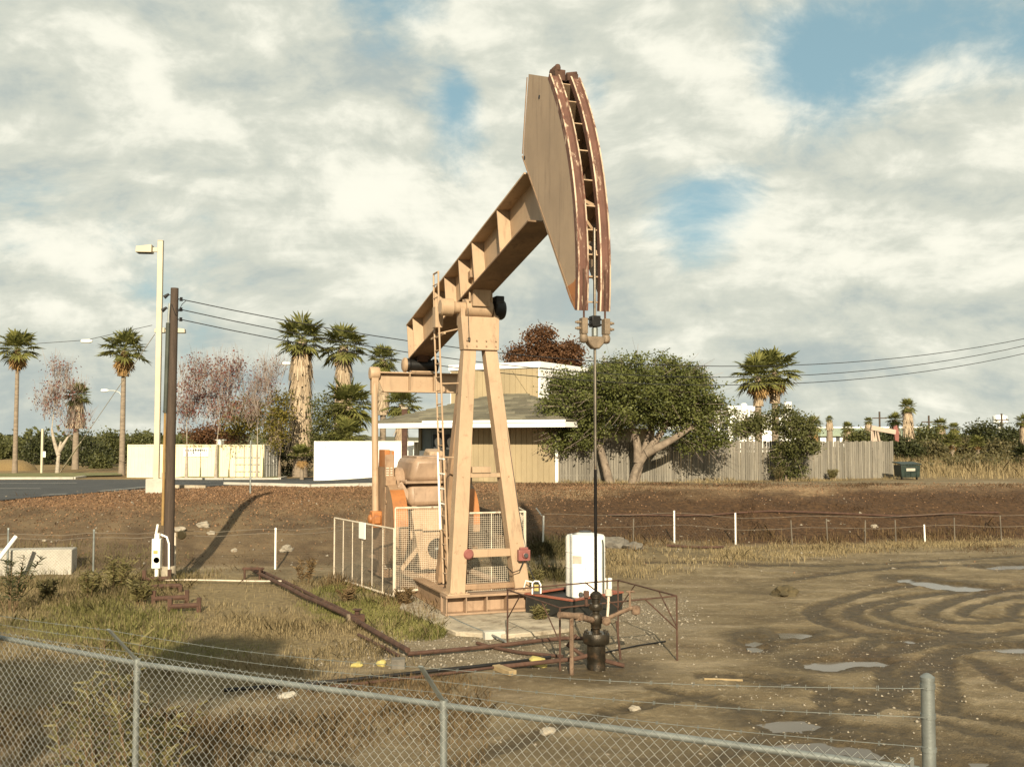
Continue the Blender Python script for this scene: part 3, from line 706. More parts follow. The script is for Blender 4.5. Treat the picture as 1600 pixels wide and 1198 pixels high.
# belt guard and motor behind
b = MB()
pts = [(CX - 1.9 + .62 * math.cos(a), .42, 2.8 + .72 * math.sin(a)) for a in [math.pi * (k / 10 - .0) for k in range(11)]]
b.prism([(CX - 1.0, .42, 3.35), (CX - .95, .42, 2.2), (CX - 3.1, .42, 1.0), (CX - 3.3, .42, 1.9), (CX - 1.5, .42, 3.42)], (0, .42, 0)); b.build('belt_guard', TAN, pj, bevel=.05)
b = MB(); b.lathe([(.05, -.5), (.30, -.48), (.33, -.4), (.33, .4), (.30, .48), (.05, .5)], (CX - 2.6, -.25, 1.15), 20, 'Y'); b.bb((CX - 3.0, -.7, .48), (CX - 2.2, .4, .84)); b.build('motor', M('oily_steel'), pj, bevel=.01)
# horse head
A0, A1 = R(-6.4), R(36.6); HW = .29
def arc(a, y, r): return Vector((r * math.cos(a), y, ZP + r * math.sin(a)))
NA = 40
back = [pump_plane(*q, -HW) for q in [(898, 484), (891, 470), (866, 396), (842, 325), (824, 268), (817.5, 246), (818.5, 225), (821, 185), (826, 116)]]
for y0, y1 in ((-HW, -HW + .022), (HW - .022, HW)):
    pass
def head_plate(y0, th):
    b = MB(); front = [arc(A0 + (A1 - A0) * k / NA, y0, RH - .07) for k in range(NA + 1)]
    poly = [Vector((p.x, y0, p.z)) for p in back] + front[::-1]; n = len(poly)
    import mathutils
    tri = mathutils.geometry.tessellate_polygon([poly]); vs = poly + [p + Vector((0, th, 0)) for p in poly]
    b.add(vs, [tuple(reversed(f)) for f in tri] + [tuple(i + n for i in f) for f in tri] + [(k, (k + 1) % n, (k + 1) % n + n, k + n) for k in range(n)])
    return b
head = head_plate(-HW, .02).build('horse_head', M('tan_head'), pj, smooth=30)
for q in ((842.5, 152), (819.5, 247)): b = MB(); c = pump_plane(*q, -HW); b.lathe([(.005, -.004), (.04, -.004), (.04, .0), (.005, .0)], (c.x, -HW, c.z), 12, 'Y'); b.build('lifting_hole', M('black_steel'), head)
b = MB(); q0, q1 = pump_plane(823, 120, -HW), pump_plane(815.5, 243, -HW); q2 = pump_plane(895, 478, -HW)
for a_, c_ in ((q0, q1), (q1, q2)): b.bar(a_ + Vector((.02, .0, -.02)), c_ + Vector((.03, .0, .02)), .03, .012, (0, 1, 0))
b.build('edge_weld', M('tan_paint_dirty'), head)
head_plate(HW - .02, .02).build('side_plate', M('tan_head'), head, smooth=30)
b = MB(); pl0 = [pump_plane(*q, -HW) for q in [(883, 448), (898, 440), (906, 431.5)]]
ft = [arc(A0 + (R(-1.2) - A0) * k / 6, -HW, RH - .085) for k in range(7)]
low = [Vector((p.x + .012, 0, p.z + .012)) for p in back[:2]]
poly = [Vector((q.x, -HW - .004, q.z)) for q in [low[0], low[1], pump_plane(884.5, 449, -HW), pump_plane(897, 440.5, -HW)] + ft[::-1]]
b.prism(poly, (0, .003, 0)); b.build('warning_patch', M('orange_paint'), head, smooth=0)
for y in (-.20, .20):
    prof = [(-.096, -.07), (-.096, .035), (-.07, .04), (-.052, .0), (.052, .0), (.07, .04), (.096, .035), (.096, -.07)]
    b = MB(); n = len(prof); vs = []; NT_ = 60
    for k in range(NT_ + 1):
        a = A0 + (A1 - A0) * k / NT_
        vs += [arc(a, y + p[0], RH - .03 + p[1]) for p in prof]
    base_i = len(b.v)
    for k in range(NT_):
        for j in range(n - 1):
            b.mi = 1 if j in ((1, 5, 6) if y > 0 else (1, 5)) else 0
            q = [vs[k * n + j], vs[k * n + j + 1], vs[(k + 1) * n + j + 1], vs[(k + 1) * n + j]]
            b.add(q, [(0, 1, 2, 3)])
    b.mi = 0
    b.add(vs[:n], [tuple(range(n))]); b.add(vs[-n:], [tuple(range(n - 1, -1, -1))])
    b.build('track', [M('rust_track'), M('flaked_track')], head, smooth=0)
for deg, r0, dz in ((35.5, 5.7, .0), (31, 5.55, 0), (26, 5.3, 0), (20.5, 5.2, 0), (15, 5.1, 0), (10.5, 5.3, 0), (6.5, 5.45, 0), (2.5, 5.72, 0), (-1, 5.86, 0), (-5, 5.92, 0)):
    a = R(deg); b = MB(); q0, q1 = arc(a, 0, r0), arc(a, 0, RH - .09)
    b.bar(q0, q1, 2 * HW - .045, .022, (0, 1, 0)) if False else b.add([Vector((q.x - .011 * math.sin(a) * s2, y, q.z + .011 * math.cos(a) * s2)) for q in (q0, q1) for y in (-HW + .022, HW - .022) for s2 in (-1, 1)],
        [(0, 1, 3, 2), (4, 6, 7, 5), (0, 4, 5, 1), (2, 3, 7, 6), (0, 2, 6, 4), (1, 5, 7, 3)])
    b.build('web_plate', TAN, head)
for d0, d1, r0, r1 in ((26, 20.5, 5.95, 5.6), (15, 10.5, 5.6, 5.95), (31, 26, 5.95, 5.6), (10.5, 6.5, 5.92, 5.75), (6.5, 2.5, 5.7, 5.95)):
    b = MB(); b.bar(arc(R(d0), -.22, r0), arc(R(d1), .2, r1), .07, .05); b.build('brace', TAN, head)
b = MB(); c = arc(R(36.6), 0, RH - .10) + Vector((0, 0, .09))
b.bb(c + Vector((-.30, -.16, -.10)), c + Vector((.02, .04, .10)))
for i in range(4): b.lathe([(.02, -.07), (.05, -.07), (.055, 0), (.04, .05), (.01, .055)], c + Vector((-.27 + .085 * i, -.10, .14)), 10)
b.bb(c + Vector((-.16, .06, -.10)), c + Vector((.06, .27, .04))); b.tube([c + Vector((-.1, .1, .06)), c + Vector((.04, .25, .05))], .04, 8)
b.build('cable_anchor', M('rust'), head, bevel=.012)
# hanger
for y in (-.19, .19):
    b = MB(); pts = [arc(A0 + (R(9) - A0) * k / 10, y, RH - .01) for k in range(10, -1, -1) if A0 + (R(3) - A0) * k / 10 > 0 and k < 6] + [Vector((RH - .01, y, ZP)), Vector((RH - .01, y, 5.45))]
    b.tube(pts, .017, 7); b.build('bridle_cable', M('rust'), pj)
b = MB(); b.prism([(RH - .08, -.17, 5.36), (RH - .08, .17, 5.36), (RH - .08, .13, 5.24), (RH - .08, .05, 5.16), (RH - .08, -.05, 5.16), (RH - .08, -.13, 5.24)], (.16, 0, 0))
for y in (-.2, .2): b.lathe([(.02, -.08), (.06, -.07), (.075, 0), (.06, .07), (.02, .08)], (RH, y, 5.33), 12)
cb = b.build('carrier_bar', M('carrier_steel'), pj, bevel=.02)
for y in (-.2, .2):
    b = MB(); b.bb((RH - .07, y - .05, 5.40), (RH + .07, y + .05, 5.66)); s = 1 if y > 0 else -1
    for z in (5.49, 5.59): b.tube([(RH, y, z), (RH, y + s * .15, z)], .02, 7); b.tube([(RH, y + s * .08, z), (RH, y + s * .115, z)], .032, 6)
    b.build('cable_clamp', M('carrier_steel'), cb, bevel=.012)
b = MB(); b.bb((RH - .075, -.075, 5.52), (RH + .075, .075, 5.70))
for z in (5.56, 5.65): b.tube([(RH - .02, -.11, z), (RH - .02, .13, z)], .02, 6)
b.build('rod_clamp', M('black_steel'), cb, bevel=.02)
b = MB(); b.lathe([(.04, 5.36), (.052, 5.37), (.052, 5.50), (.04, 5.51)], (RH, 0, 0), 12); b.build('rod_liner', M('galv'), cb)
b = MB(); b.tube([(RH, 0, 3.2), (RH, 0, 7.15)], .024, 9); b.build('polished_rod', M('rod_steel'), pj)
b = MB(); b.tube([(RH, 0, 1.1), (RH, 0, 3.2)], .027, 9); b.build('rod_shaft', M('dark_rod'), pj)
# ladder
b = MB()
for dx in (-.19, .19):
    b.tube([(.33 + dx, -.80, .62), (-.62 + dx, -.75, 6.1), (-.78 + dx, -.73, 7.42)], .021, 7)
b.tube([(-.97, -.73, 7.42), (-.59, -.73, 7.42)], .021, 7)
for k in range(22):
    z = .85 + k * .30; f = (z - .62) / 5.48; x = .33 - .95 * f; b.tube([(x - .19, -.80 + .05 * f, z), (x + .19, -.80 + .05 * f, z)], .014, 6)
lad = b.build('ladder', TAN, pj)
b = MB(); b.bar((-1.35, -.66, 5.98), (-.3, -.66, 6.02), .05, .05); b.bar((-.5, -.75, 6.02), (-.16, -.4, 6.10), .05, .03); b.build('handrail', TAN, lad, bevel=.006)
b = MB(); b.bb((-.66, -.84, 6.15), (-.42, -.66, 6.62)); b.build('grease_box', TAN, lad, bevel=.01)
for z in (1.6, 3.3, 4.9):
    b = MB(); f = (z - .62) / 5.48; b.bar((.33 - .95 * f + .1, -.79, z), (.76 - .7 * f, -.62 + .4 * f, z), .03, .03); b.build('ladder_bracket', TAN, lad, bevel=.006)
b = MB()
for k in range(4): b.tube([(.33 - .95 * .3 - .19 - .055 * k * .9 , -.786, 2.30 + .32 * k), (.33 - .95 * .3 + .19 - .055 * k * .9, -.786, 2.30 + .32 * k)], .018, 6)
b.tube([(.33 - .19 - .95 * (1.75 - .62) / 5.48, -.815, 1.75), (.33 - .19 - .95 * (3.4 - .62) / 5.48, -.795, 3.4)], .024, 7)
b.build('white_rail', M('white_paint'), lad)
# switches and conduit
b = MB(); b.bb((.86, .60, 1.13), (.98, .86, 1.36)); b.bb((.88, .64, 1.36), (.96, .82, 1.41)); b.lathe([(.02, 0), (.075, 0), (.06, .05), (.02, .05)], (.98, .74, 1.25), 14, 'X')
sw = b.build('switch_box', M('red_switch'), pj, bevel=.01)
b = MB(); b.lathe([(.02, 0), (.05, 0), (.045, .02), (.02, .02)], (1.032, .74, 1.25), 14, 'X'); b.build('switch_dial', M('sign_dark'), sw)
b = MB(); b.lathe([(.02, 0), (.10, 0), (.11, .03), (.08, .06), (.02, .06)], (.80, -.46, 1.30), 16, 'X'); b.build('stop_button', M('red_switch'), pj)
b = MB(); b.tube([(.95, .72, 1.13), (1.02, .6, .95), (1.0, .45, .9), (.9, .35, 1.02)], .012, 5); b.tube([(.95, .78, 1.13), (1.05, .98, .6), (1.1, 1.05, .16)], .014, 5)
b.tube([(.3, .42, 4.9), (.7, .70, 2.2), (.9, .78, 1.4)], .008, 5); b.build('conduit', M('black_steel'), pj)
b = MB(); b.tube([(.24, -.30, ZP + .05), (.26, -.28, 5.9), (.25, -.29, 5.72)], .010, 5); b.lathe([(.01, 0), (.03, .02), (.03, .09), (.01, .11)], (.27, -.28, 5.78), 8); b.build('grease_line', M('oily_steel'), pj)

# concrete pad under it
def poly_prism(name, pxs, z0, z1, mat, label, cat, zref=0, bevel=.02, kind=None):
    pts = []
    for q in pxs:
        d = px_dir(*q); k = (zref - CAM_Z) / d.z; pts.append((d.x * k, d.y * k))
    c0 = (sum(p[0] for p in pts) / len(pts), sum(p[1] for p in pts) / len(pts))
    n = len(pts); a = sum(pts[i][0] * pts[(i + 1) % n][1] - pts[(i + 1) % n][0] * pts[i][1] for i in range(n))
    if a < 0: pts.reverse()
    b = MB(); b.prism([(p[0] - c0[0], p[1] - c0[1], z0) for p in pts], (0, 0, z1 - z0))
    return tag(b.build(name, mat, loc=(c0[0], c0[1], 0), bevel=bevel), label, cat, kind=kind)
poly_prism('concrete_pad', [(625, 948), (662, 966), (712, 986), (790, 991), (890, 981), (912, 958), (862, 930), (800, 905), (640, 905)], -.3, .075, M('concrete'), 'weathered concrete pad spread beneath the tan pumpjack', 'concrete pad', .075)
b = MB(); b.bb((-.20, -.10, -.1), (.20, .10, .14)); tag(b.build('kerb_block', M('pale_concrete'), loc=on(772, 996), rotz=.3, bevel=.02), 'small pale concrete block lying against the corner of the pump pad', 'block')

# guard panels
def panel(name, label, a, b_, h, bars, mesh, z0=.08, mesh_mat='cream_tube', mid=True, mesh_step=.045):
    a, b_ = Vector(a), Vector(b_); t_ = thing(name, label, 'guard panel', (a.x, a.y, z0)); d = Vector((b_.x - a.x, b_.y - a.y, 0)); L = d.length; u = d.normalized()
    m_ = MB(); r = .021
    for s in (0, L): m_.tube([u * s + Vector((0, 0, -.05)), u * s + Vector((0, 0, h))], r, 8)
    m_.tube([Vector((0, 0, h)), u * L + Vector((0, 0, h))], r, 8); m_.tube([Vector((0, 0, .08)), u * L + Vector((0, 0, .08))], r * 1.3, 8)
    for k in range(bars): x = L * (k + 1) / (bars + 1); m_.tube([u * x + Vector((0, 0, .08)), u * x + Vector((0, 0, h))], .014, 6)
    m_.build('frame', M('cream_tube'), t_)
    if mesh:
        m_ = MB(); st = mesh_step
        for k in range(1, int(L / st)): m_.bar(u * (k * st) + Vector((0, 0, .09)), u * (k * st) + Vector((0, 0, h)), .005, .005, (1, 0, 0))
        for k in range(1, int((h - .1) / st)): m_.bar(Vector((0, 0, .09 + k * st)), u * L + Vector((0, 0, .09 + k * st)), .005, .005)
        m_.build('wire_mesh', M(mesh_mat), t_, smooth=0)
    return t_
gcorner = on(615, 937); gl = on(522, 906)
g1 = panel('guard_panel', 'cream tubular guard panel with upright bars leaning out beside the grass', gcorner, gl, 1.62, 5, True, 0, 'old_wire', mesh_step=.06)
b = MB(); q = (gl - gcorner); q.z = 0; uu = q.normalized(); n_ = Vector((uu.y, -uu.x, 0))
if n_.y > 0: n_ = -n_
b.bb((-.19, -.012, 0), (.19, .012, .40))
sg = b.build('notice_sign', M('white_paint'), g1, loc=uu * (q.length * .47) + Vector((0, 0, 1.25)) + n_ * .05, rotz=math.atan2(uu.y, uu.x))
b = MB()
for z in (.30, .26, .11, .08): b.bb((-.14, -.016, z), (.12, -.0125, z + .012))
b.bb((-.1, -.016, .15), (.1, -.0125, .22)); b.build('sign_print', M('galv'), sg)
gdir = Vector((LW.x, LW.y, 0))
panel('guard_panel', 'cream framed guard panel of fine square mesh in front of the orange counterweight', gcorner + Vector((.03, 0, 0)), gcorner + gdir * 1.36, 1.98, 0, True, .12, 'cream_tube')
r0 = Vector((*((OP + FW * .2 + LW * 1.16).xy), 0))
panel('guard_panel', 'cream framed mesh guard panel at the far side of the right samson leg', OP + FW * .20 + LW * -.50, OP + FW * .20 + LW * 1.02, 1.98, 1, True, .12, 'cream_tube')
panel('guard_panel', 'narrow mesh guard panel running back from the right leg of the post', OP + FW * .18 + LW * 1.05, OP + FW * -2.4 + LW * 1.7, 1.98, 2, True, .12, 'cream_tube')

# wellhead
wp = OP + FW * RH; wp.z = hz(wp.x, wp.y)
wh = thing('wellhead', 'oily black wellhead with bolted flange and side valves under the pump rod', 'wellhead', wp)
OIL = M('oily_steel')
b = MB(); b.lathe([(.05, -.1), (.145, -.1), (.15, .08), (.14, .12), (.15, .16), (.15, .40), (.19, .43), (.05, .43)], (0, 0, 0), 22); b.build('casing_head', OIL, wh)
b = MB(); b.lathe([(.05, .42), (.205, .42), (.215, .44), (.215, .565), (.205, .585), (.05, .585)], (0, 0, 0), 22)
for k in range(10):
    a = 2 * math.pi * k / 10; b.tube([(.178 * math.cos(a), .178 * math.sin(a), .41), (.178 * math.cos(a), .178 * math.sin(a), .62)], .02, 7)
b.build('flange', OIL, wh)
b = MB(); b.lathe([(.02, .58), (.06, .58), (.06, .64), (.085, .66), (.085, .72), (.10, .74), (.10, .86), (.08, .89), (.06, .90), (.06, .94), (.10, .95), (.115, 1.0), (.10, 1.05), (.07, 1.06), (.07, 1.13), (.095, 1.14), (.095, 1.2), (.05, 1.24), (.02, 1.24)], (0, 0, 0), 18)
b.build('stuffing_box', OIL, wh)
b = MB(); b.tube([(-.03, -.02, .78), (-.22, -.22, .86), (-.42, -.42, .93), (-.62, -.58, .97)], .05, 10); b.lathe([(.03, -.06), (.085, -.05), (.085, .05), (.03, .06)], (-.30, -.28, .89), 12); b.tube([(-.42, -.42, -.05), (-.42, -.42, .9)], .035, 8)
b.build('flow_pipe', M('dusty_rust'), wh)
b = MB(); b.tube([(.04, .03, .78), (.22, .05, .82), (.42, .10, .90), (.60, .14, .96)], .035, 9); b.lathe([(.02, -.08), (.07, -.06), (.075, 0), (.07, .06), (.02, .08)], (.66, .15, .92), 12)
b.tube([(.56, .13, .95), (.56, .13, 1.22)], .02, 7); b.tube([(.50, .13, 1.22), (.64, .13, 1.22)], .02, 7); b.lathe([(.04, -.055), (.07, -.03), (.075, .03), (.04, .055)], (.16, -.07, .78), 12, 'Y')
b.build('bleed_valve', M('dusty_rust'), wh, bevel=.004)
b = MB(); b.tube([(.18, .02, .78), (.20, .03, 1.0), (.21, .05, 1.22)], .022, 7); b.lathe([(.02, 0), (.06, .0), (.055, .1), (.02, .1)], (.21, .05, 1.17), 10); b.build('gauge_pipe', M('cream_tube'), wh)
b = MB(); b.tube([(-.15, .02, 1.0), (-.16, .03, 1.2)], .03, 7); b.bb((-.20, -.04, 1.14), (-.11, .05, 1.25)); b.build('grease_fitting', M('rust'), wh, bevel=.01)
b = MB(); b.tube([(-.14, 0, .22), (-.34, -.04, .18), (-1.6, -.1, .06)], .036, 9); b.tube([(.14, 0, .14), (.45, .1, .04)], .036, 9); b.tube([(.36, .3, .72), (.42, .28, .1)], .02, 6)
b.tube([(-.2, .1, .2), (-.45, .2, .35), (-.3, .25, .5)], .035, 8); b.build('side_pipe', M('rust'), wh)
# pipe cage round it
PST = {k: on(*v) for k, v in dict(a=(875, 1047), b=(793, 1004), c=(1058, 1032), d=(966, 990)).items()}
wc0 = (PST['a'] + PST['c'] + PST['b'] + PST['d']) / 4
cage = thing('pipe_cage', 'thin rusty pipe cage standing round the black wellhead', 'guard rail', (wc0.x, wc0.y, 0))
hts = dict(a=.99, b=.95, c=1.07, d=1.0); tops = {}
for k, p in PST.items():
    b = MB(); q = p - Vector((wc0.x, wc0.y, 0)); tops[k] = q + Vector((0, 0, hts[k])); b.tube([q - Vector((0, 0, .1)), tops[k]], .016, 7); b.build('post', M('rust'), cage)
for k1, k2 in ('ba', 'ac', 'cd', 'db'):
    b = MB(); b.tube([tops[k1], tops[k2]], .014, 7)
    lo1, lo2 = tops[k1] - Vector((0, 0, .52)), tops[k2] - Vector((0, 0, .55))
    if k1 + k2 in ('ba', 'cd'): b.tube([tops[k1].lerp(tops[k2], .28), lo1], .012, 6); b.tube([tops[k1].lerp(tops[k2], .68), lo2], .012, 6)
    elif k1 + k2 == 'ac': b.tube([tops[k1].lerp(tops[k2], .72), lo2], .012, 6)
    else: b.tube([tops[k1].lerp(tops[k2], .30), lo1], .014, 6)
    b.build('rail', M('rust'), cage)

# tank and tray
tr = thing('drip_tray', 'long black steel drip tray with a rust red rim under the white tank', 'tray', on(905, 960), R(45))
b = MB(); b.bb((-.62, -.62, -.05), (.62, .62, .44))
bx = Vector((0, 0, 0))
tr.location = Vector((1.31, 21.75, hz(1.31, 21.75)))
b = MB()
L2, W2, TH = .80, .65, .45
b.bb((-L2, -W2, -.05), (L2, -W2 + .03, TH)); b.bb((-L2, W2 - .03, -.05), (L2, W2, TH)); b.bb((-L2, -W2 + .03, -.05), (-L2 + .03, W2 - .03, TH)); b.bb((L2 - .03, -W2 + .03, -.05), (L2, W2 - .03, TH)); b.bb((-L2 + .03, -W2 + .03, .36), (L2 - .03, W2 - .03, .40))
b.build('tray_box', M('black_tray'), tr, bevel=.006)
b = MB(); RW = .10
b.bb((-L2 - .02, -W2 - .02, TH), (L2 + .02, -W2 + RW, TH + .035)); b.bb((-L2 - .02, W2 - RW, TH), (L2 + .02, W2 + .02, TH + .035)); b.bb((-L2 - .02, -W2 + RW, TH), (-L2 + RW, W2 - RW, TH + .035)); b.bb((L2 - RW, -W2 + RW, TH), (L2 + .02, W2 - RW, TH + .035))
b.build('tray_rim', M('red_tray'), tr, bevel=.006)
tz0 = tr.location.z + .40
tk = thing('storage_tank', 'tall white plastic chemical tank standing in the black tray', 'tank', (1.55, 21.78, tz0))
b = MB(); rr = .415; prof = [(.05, 0), (rr - .02, 0), (rr, .02)]
prof += [(rr, 1.24), (rr - .03, 1.28), (.12, 1.33), (.05, 1.33)]
b.lathe(prof, (0, 0, 0), 56); b.build('body', M('white_plastic'), tk)
b = MB(); b.lathe([(.02, 1.32), (.13, 1.32), (.13, 1.36), (.02, 1.37)], (0, .05, 0), 18); b.bb((-.28, -.14, 1.255), (-.12, -.02, 1.315)); b.bb((.14, .0, 1.29), (.24, .08, 1.33)); b.build('lid', M('sign_dark'), tk)
b = MB(); aa = R(-95); b.bar((rr * math.cos(aa), rr * math.sin(aa), .02), (rr * math.cos(aa), rr * math.sin(aa), 1.24), .012, .012, (0, 1, 0)); b.build('seam', M('galv'), tk)
b = MB(); aa = R(-38); b.tube([((rr + .03) * math.cos(aa), (rr + .03) * math.sin(aa), .1), ((rr + .03) * math.cos(aa), (rr + .03) * math.sin(aa), 1.1), ((rr + .01) * math.cos(aa), (rr + .01) * math.sin(aa), 1.2)], .018, 8); b.build('level_tube', M('green_guard'), tk)
b = MB(); b.lathe([(.01, -.10), (.04, -.10), (.04, .0), (.055, .01), (.055, .04), (.01, .04)], (-.12, -rr - .0, .09), 12, 'Y'); b.tube([(-.12, -rr - .09, .09), (-.12, -rr - .1, -.04)], .022, 7); b.build('outlet_valve', M('sign_dark'), tk)
for z_ in (.30, .62, .94):
    b = MB(); b.lathe([(rr - .005, z_ - .012), (rr + .006, z_ - .008), (rr + .006, z_ + .008), (rr - .005, z_ + .012)], (0, 0, 0), 56); b.build('mould_rib', M('white_plastic'), tk)
b = MB(); aa = R(-118); b.box((rr * math.cos(aa) * 1.004, rr * math.sin(aa) * 1.004, .80), (.20, .008, .16), Matrix.Rotation(aa + math.pi / 2, 3, 'Z')); b.build('faded_label', M('paper'), tk)
lm = Matrix.Rotation(R(45), 4, 'Z')
pm_ = thing('chemical_pump', 'small dosing pump with yellow label and white hose on the tray corner', 'pump', tr.location + lm @ Vector((-.70, .40, TH + .035)), R(-15))
b = MB(); b.bb((-.07, -.08, 0), (.07, .08, .10)); b.lathe([(.03, .10), (.07, .10), (.07, .20), (.03, .20)], (0, 0, 0), 12); b.build('body', M('sign_dark'), pm_, bevel=.008)
b = MB(); b.bb((-.045, -.105, .07), (.045, -.082, .20)); b.build('label_plate', M('yellow_tape'), pm_)
b = MB(); b.tube([(-.09, -.09, .0), (-.09, -.09, .22), (-.04, -.09, .27), (.05, -.09, .27), (.09, -.09, .2), (.09, -.09, .02)], .016, 7); b.tube([(-.09, -.05, .24), (-.25, .0, .26), (-.3, .03, .1)], .014, 6); b.build('hose', M('white_paint'), pm_)
fl = thing('filter_canister', 'pair of small white canisters at the right end of the tray', 'canister', tr.location + lm @ Vector((.70, -.30, TH + .035)))
for x in (-.05, .07):
    b = MB(); b.lathe([(.02, 0), (.045, 0), (.045, .2), (.05, .21), (.05, .25), (.02, .26)], (x, 0, 0), 12); b.build('canister', M('white_paint'), fl)
b = MB(); b.bb((-.22, -.12, 0), (.05, .06, .06)); tag(b.build('timber_scrap', M('timber'), loc=tr.location + lm @ Vector((.55, -.25, TH - .04)), rotz=.4, bevel=.008), 'short offcut of orange timber in the tray behind the tank', 'timber')

# ------------------------------------------------------------------ pipes and clutter on the ground
def ground_pipe(name, pxs, r, mat, label, cat, lift=None, n=8, sub=.5, jitter=0, supports=()):
    pts = [on(*q) for q in pxs]; pts = resample(pts, sub); c0 = pts[0].copy()
    q = []
    for p in pts: q.append(Vector((p.x, p.y, hz(p.x, p.y) + r * .8 + (lift or 0))) - Vector((c0.x, c0.y, 0)))
    q = [q[0]] + [(a + b_ * 2 + c_) / 4 for a, b_, c_ in zip(q[:-2], q[1:-1], q[2:])] + [q[-1]]
    b = MB(); b.tube(q, r, n); return tag(b.build(name, mat, loc=(c0.x, c0.y, 0)), label, cat)
ground_pipe('rusty_pipe', [(392, 897), (470, 938), (545, 973), (600, 1006), (637, 1029)], .05, M('rust'), 'thick rusty flow pipe running down through the grass from the rack', 'pipe', .10)
ground_pipe('rusty_pipe', [(404, 895), (470, 927), (520, 952), (556, 972)], .04, M('rust'), 'thinner brown pipe lying parallel behind the thick rusty pipe', 'pipe', .06)
ground_pipe('rusty_pipe', [(637, 1029), (700, 1023), (800, 1014), (880, 1002), (925, 1004)], .036, M('rust'), 'reddish pipe along the bare ground from the elbow to the wellhead', 'pipe', .05)
ground_pipe('rusty_pipe', [(560, 995), (600, 1017), (622, 1030)], .03, M('rust'), 'short thin brown pipe beside the pipe elbow in the gravel', 'pipe', .04)
ground_pipe('black_cable', [(350, 1083), (420, 1079), (560, 1068), (700, 1052), (800, 1042), (860, 1032)], .03, M('black_steel'), 'black hose curving across the dirt behind the middle of the near fence', 'hose', .03)
ground_pipe('black_cable', [(480, 1084), (620, 1068), (760, 1050), (850, 1040)], .022, M('rust'), 'thin dark line lying just in front of the black hose', 'hose', .03)
ground_pipe('black_cable', [(690, 962), (735, 985), (758, 992), (790, 1008)], .02, M('galv'), 'grey cable drooping over the front of the pump pad', 'cable', .06)
ground_pipe('black_cable', [(745, 1008), (800, 1024), (880, 1030)], .03, M('rust'), 'dark pipe stub lying in front of the pad below the cage', 'pipe', .02)
ground_pipe('rusty_pipe', [(940, 1022), (1000, 1010), (1040, 1004)], .014, M('black_steel'), 'thin dark rod on the gravel right of the wellhead', 'rod', .02)
ground_pipe('pale_pipe', [(256, 912), (300, 911), (380, 913), (440, 914)], .02, M('cream_tube'), 'pale thin pipe on the ground right of the utility pole foot', 'pipe', .08)
ground_pipe('bank_pipe', [(950, 806), (1060, 808), (1200, 800), (1320, 808), (1560, 802)], .035, M('rust'), 'long dark pipe lying along the right hand bank', 'pipe', .05, sub=1)
ground_pipe('bank_pipe', [(1040, 855), (1090, 858), (1130, 857)], .04, M('rust'), 'short rusty pipe at the foot of the bank by two posts', 'pipe', .03)
ground_pipe('bank_cable', [(1100, 1064), (1160, 1062)], .02, M('timber'), 'thin bent stick on the mud right of the wellhead', 'stick', .0)
# pipe rack
rk = thing('pipe_rack', 'low rusty rack under the upper ends of the brown pipes', 'pipe rack', on(394, 905))
b = MB()
for x in (-.2, .2):
    b.tube([(x, 0, -.05), (x, 0, .30)], .03, 7)
b.tube([(-.26, 0, .28), (.26, 0, .28)], .035, 7); b.build('frame', M('rust'), rk)
b = MB(); b.tube([(-.30, .25, .26), (.25, .25, .26)], .03, 7); b.tube([(.2, .25, -.05), (.2, .25, .26)], .025, 6); b.build('rear_bar', M('rust'), rk)
for (x, y, w_, h_, lab) in ((245, 912, .62, .36, 'tallest rusty pipe stand directly in front of the utility pole'), (250, 925, .95, .16, 'wide low rusty pipe stand in the weeds, second of the row'),
                         (266, 943, .72, .30, 'rusty pipe stand with two stub uprights, third of the row'), (288, 956, .60, .30, 'lowest rusty pipe stand half sunk in dry grass')):
    st = thing('pipe_stand', lab, 'pipe stand', on(x, y), R(8)); b = MB()
    b.tube([(-w_ / 2, 0, .12), (w_ / 2, 0, .14)], .055, 8); b.build('crossbar', M('rust'), st)
    for s in (-1, 1): b = MB(); b.bb((s * w_ / 2 - .045, -.045, -.1), (s * w_ / 2 + .045, .045, h_)); b.build('upright', M('rust'), st, bevel=.006)
    st['group'] = 'rusty pipe stands in a row'
vb = thing('pipe_valve', 'rusty valve block on the bend of the pipe in the grass', 'valve', on(558, 975), R(20))
b = MB(); b.bb((-.14, -.09, .02), (.14, .09, .20)); b.lathe([(.03, .2), (.05, .2), (.05, .28), (.1, .29), (.1, .31), (.03, .31)], (0, 0, 0), 10); b.build('body', M('rust'), vb, bevel=.02)
b = MB(); b.lathe([(.02, -.03), (.10, -.03), (.10, .03), (.02, .03)], (-.18, 0, .12), 12, 'X'); b.build('flange', M('carrier_steel'), vb)
b = MB(); b.bb((-.11, -.10, -.05), (.11, .10, .15)); tag(b.build('concrete_block', M('rubble'), loc=on(622, 1045), rotz=.1, bevel=.015), 'small dark concrete block near the pipe elbow', 'block')
b = MB(); b.bb((-.07, -.26, 0), (.07, .26, .08)); tag(b.build('timber_plank', M('timber'), loc=on(788, 1052), rotz=.55, bevel=.008), 'short wooden plank end lying across the black hose', 'plank')
def crumple(name, q, sx, sy, sz, mat, label, cat, seed):
    b = MB(); rng = random.Random(seed)
    b.blobby((0, 0, sz * .4), (sx, sy, sz), seed, 1, .55); o = b.build(name, mat, loc=on(*q), rotz=rng.random() * 3, smooth=0); return tag(o, label, cat)
crumple('litter', (448, 1088), .16, .10, .05, M('paper'), 'crumpled pale paper litter just behind the fence rail', 'litter', 3)
crumple('tape_scrap', (558, 1043), .12, .06, .05, M('yellow_tape'), 'scrap of yellow tape left of the small dark block', 'tape', 4)
crumple('tape_scrap', (596, 1041), .08, .08, .07, M('yellow_tape'), 'scrap of yellow tape beside the small dark block', 'tape', 5)
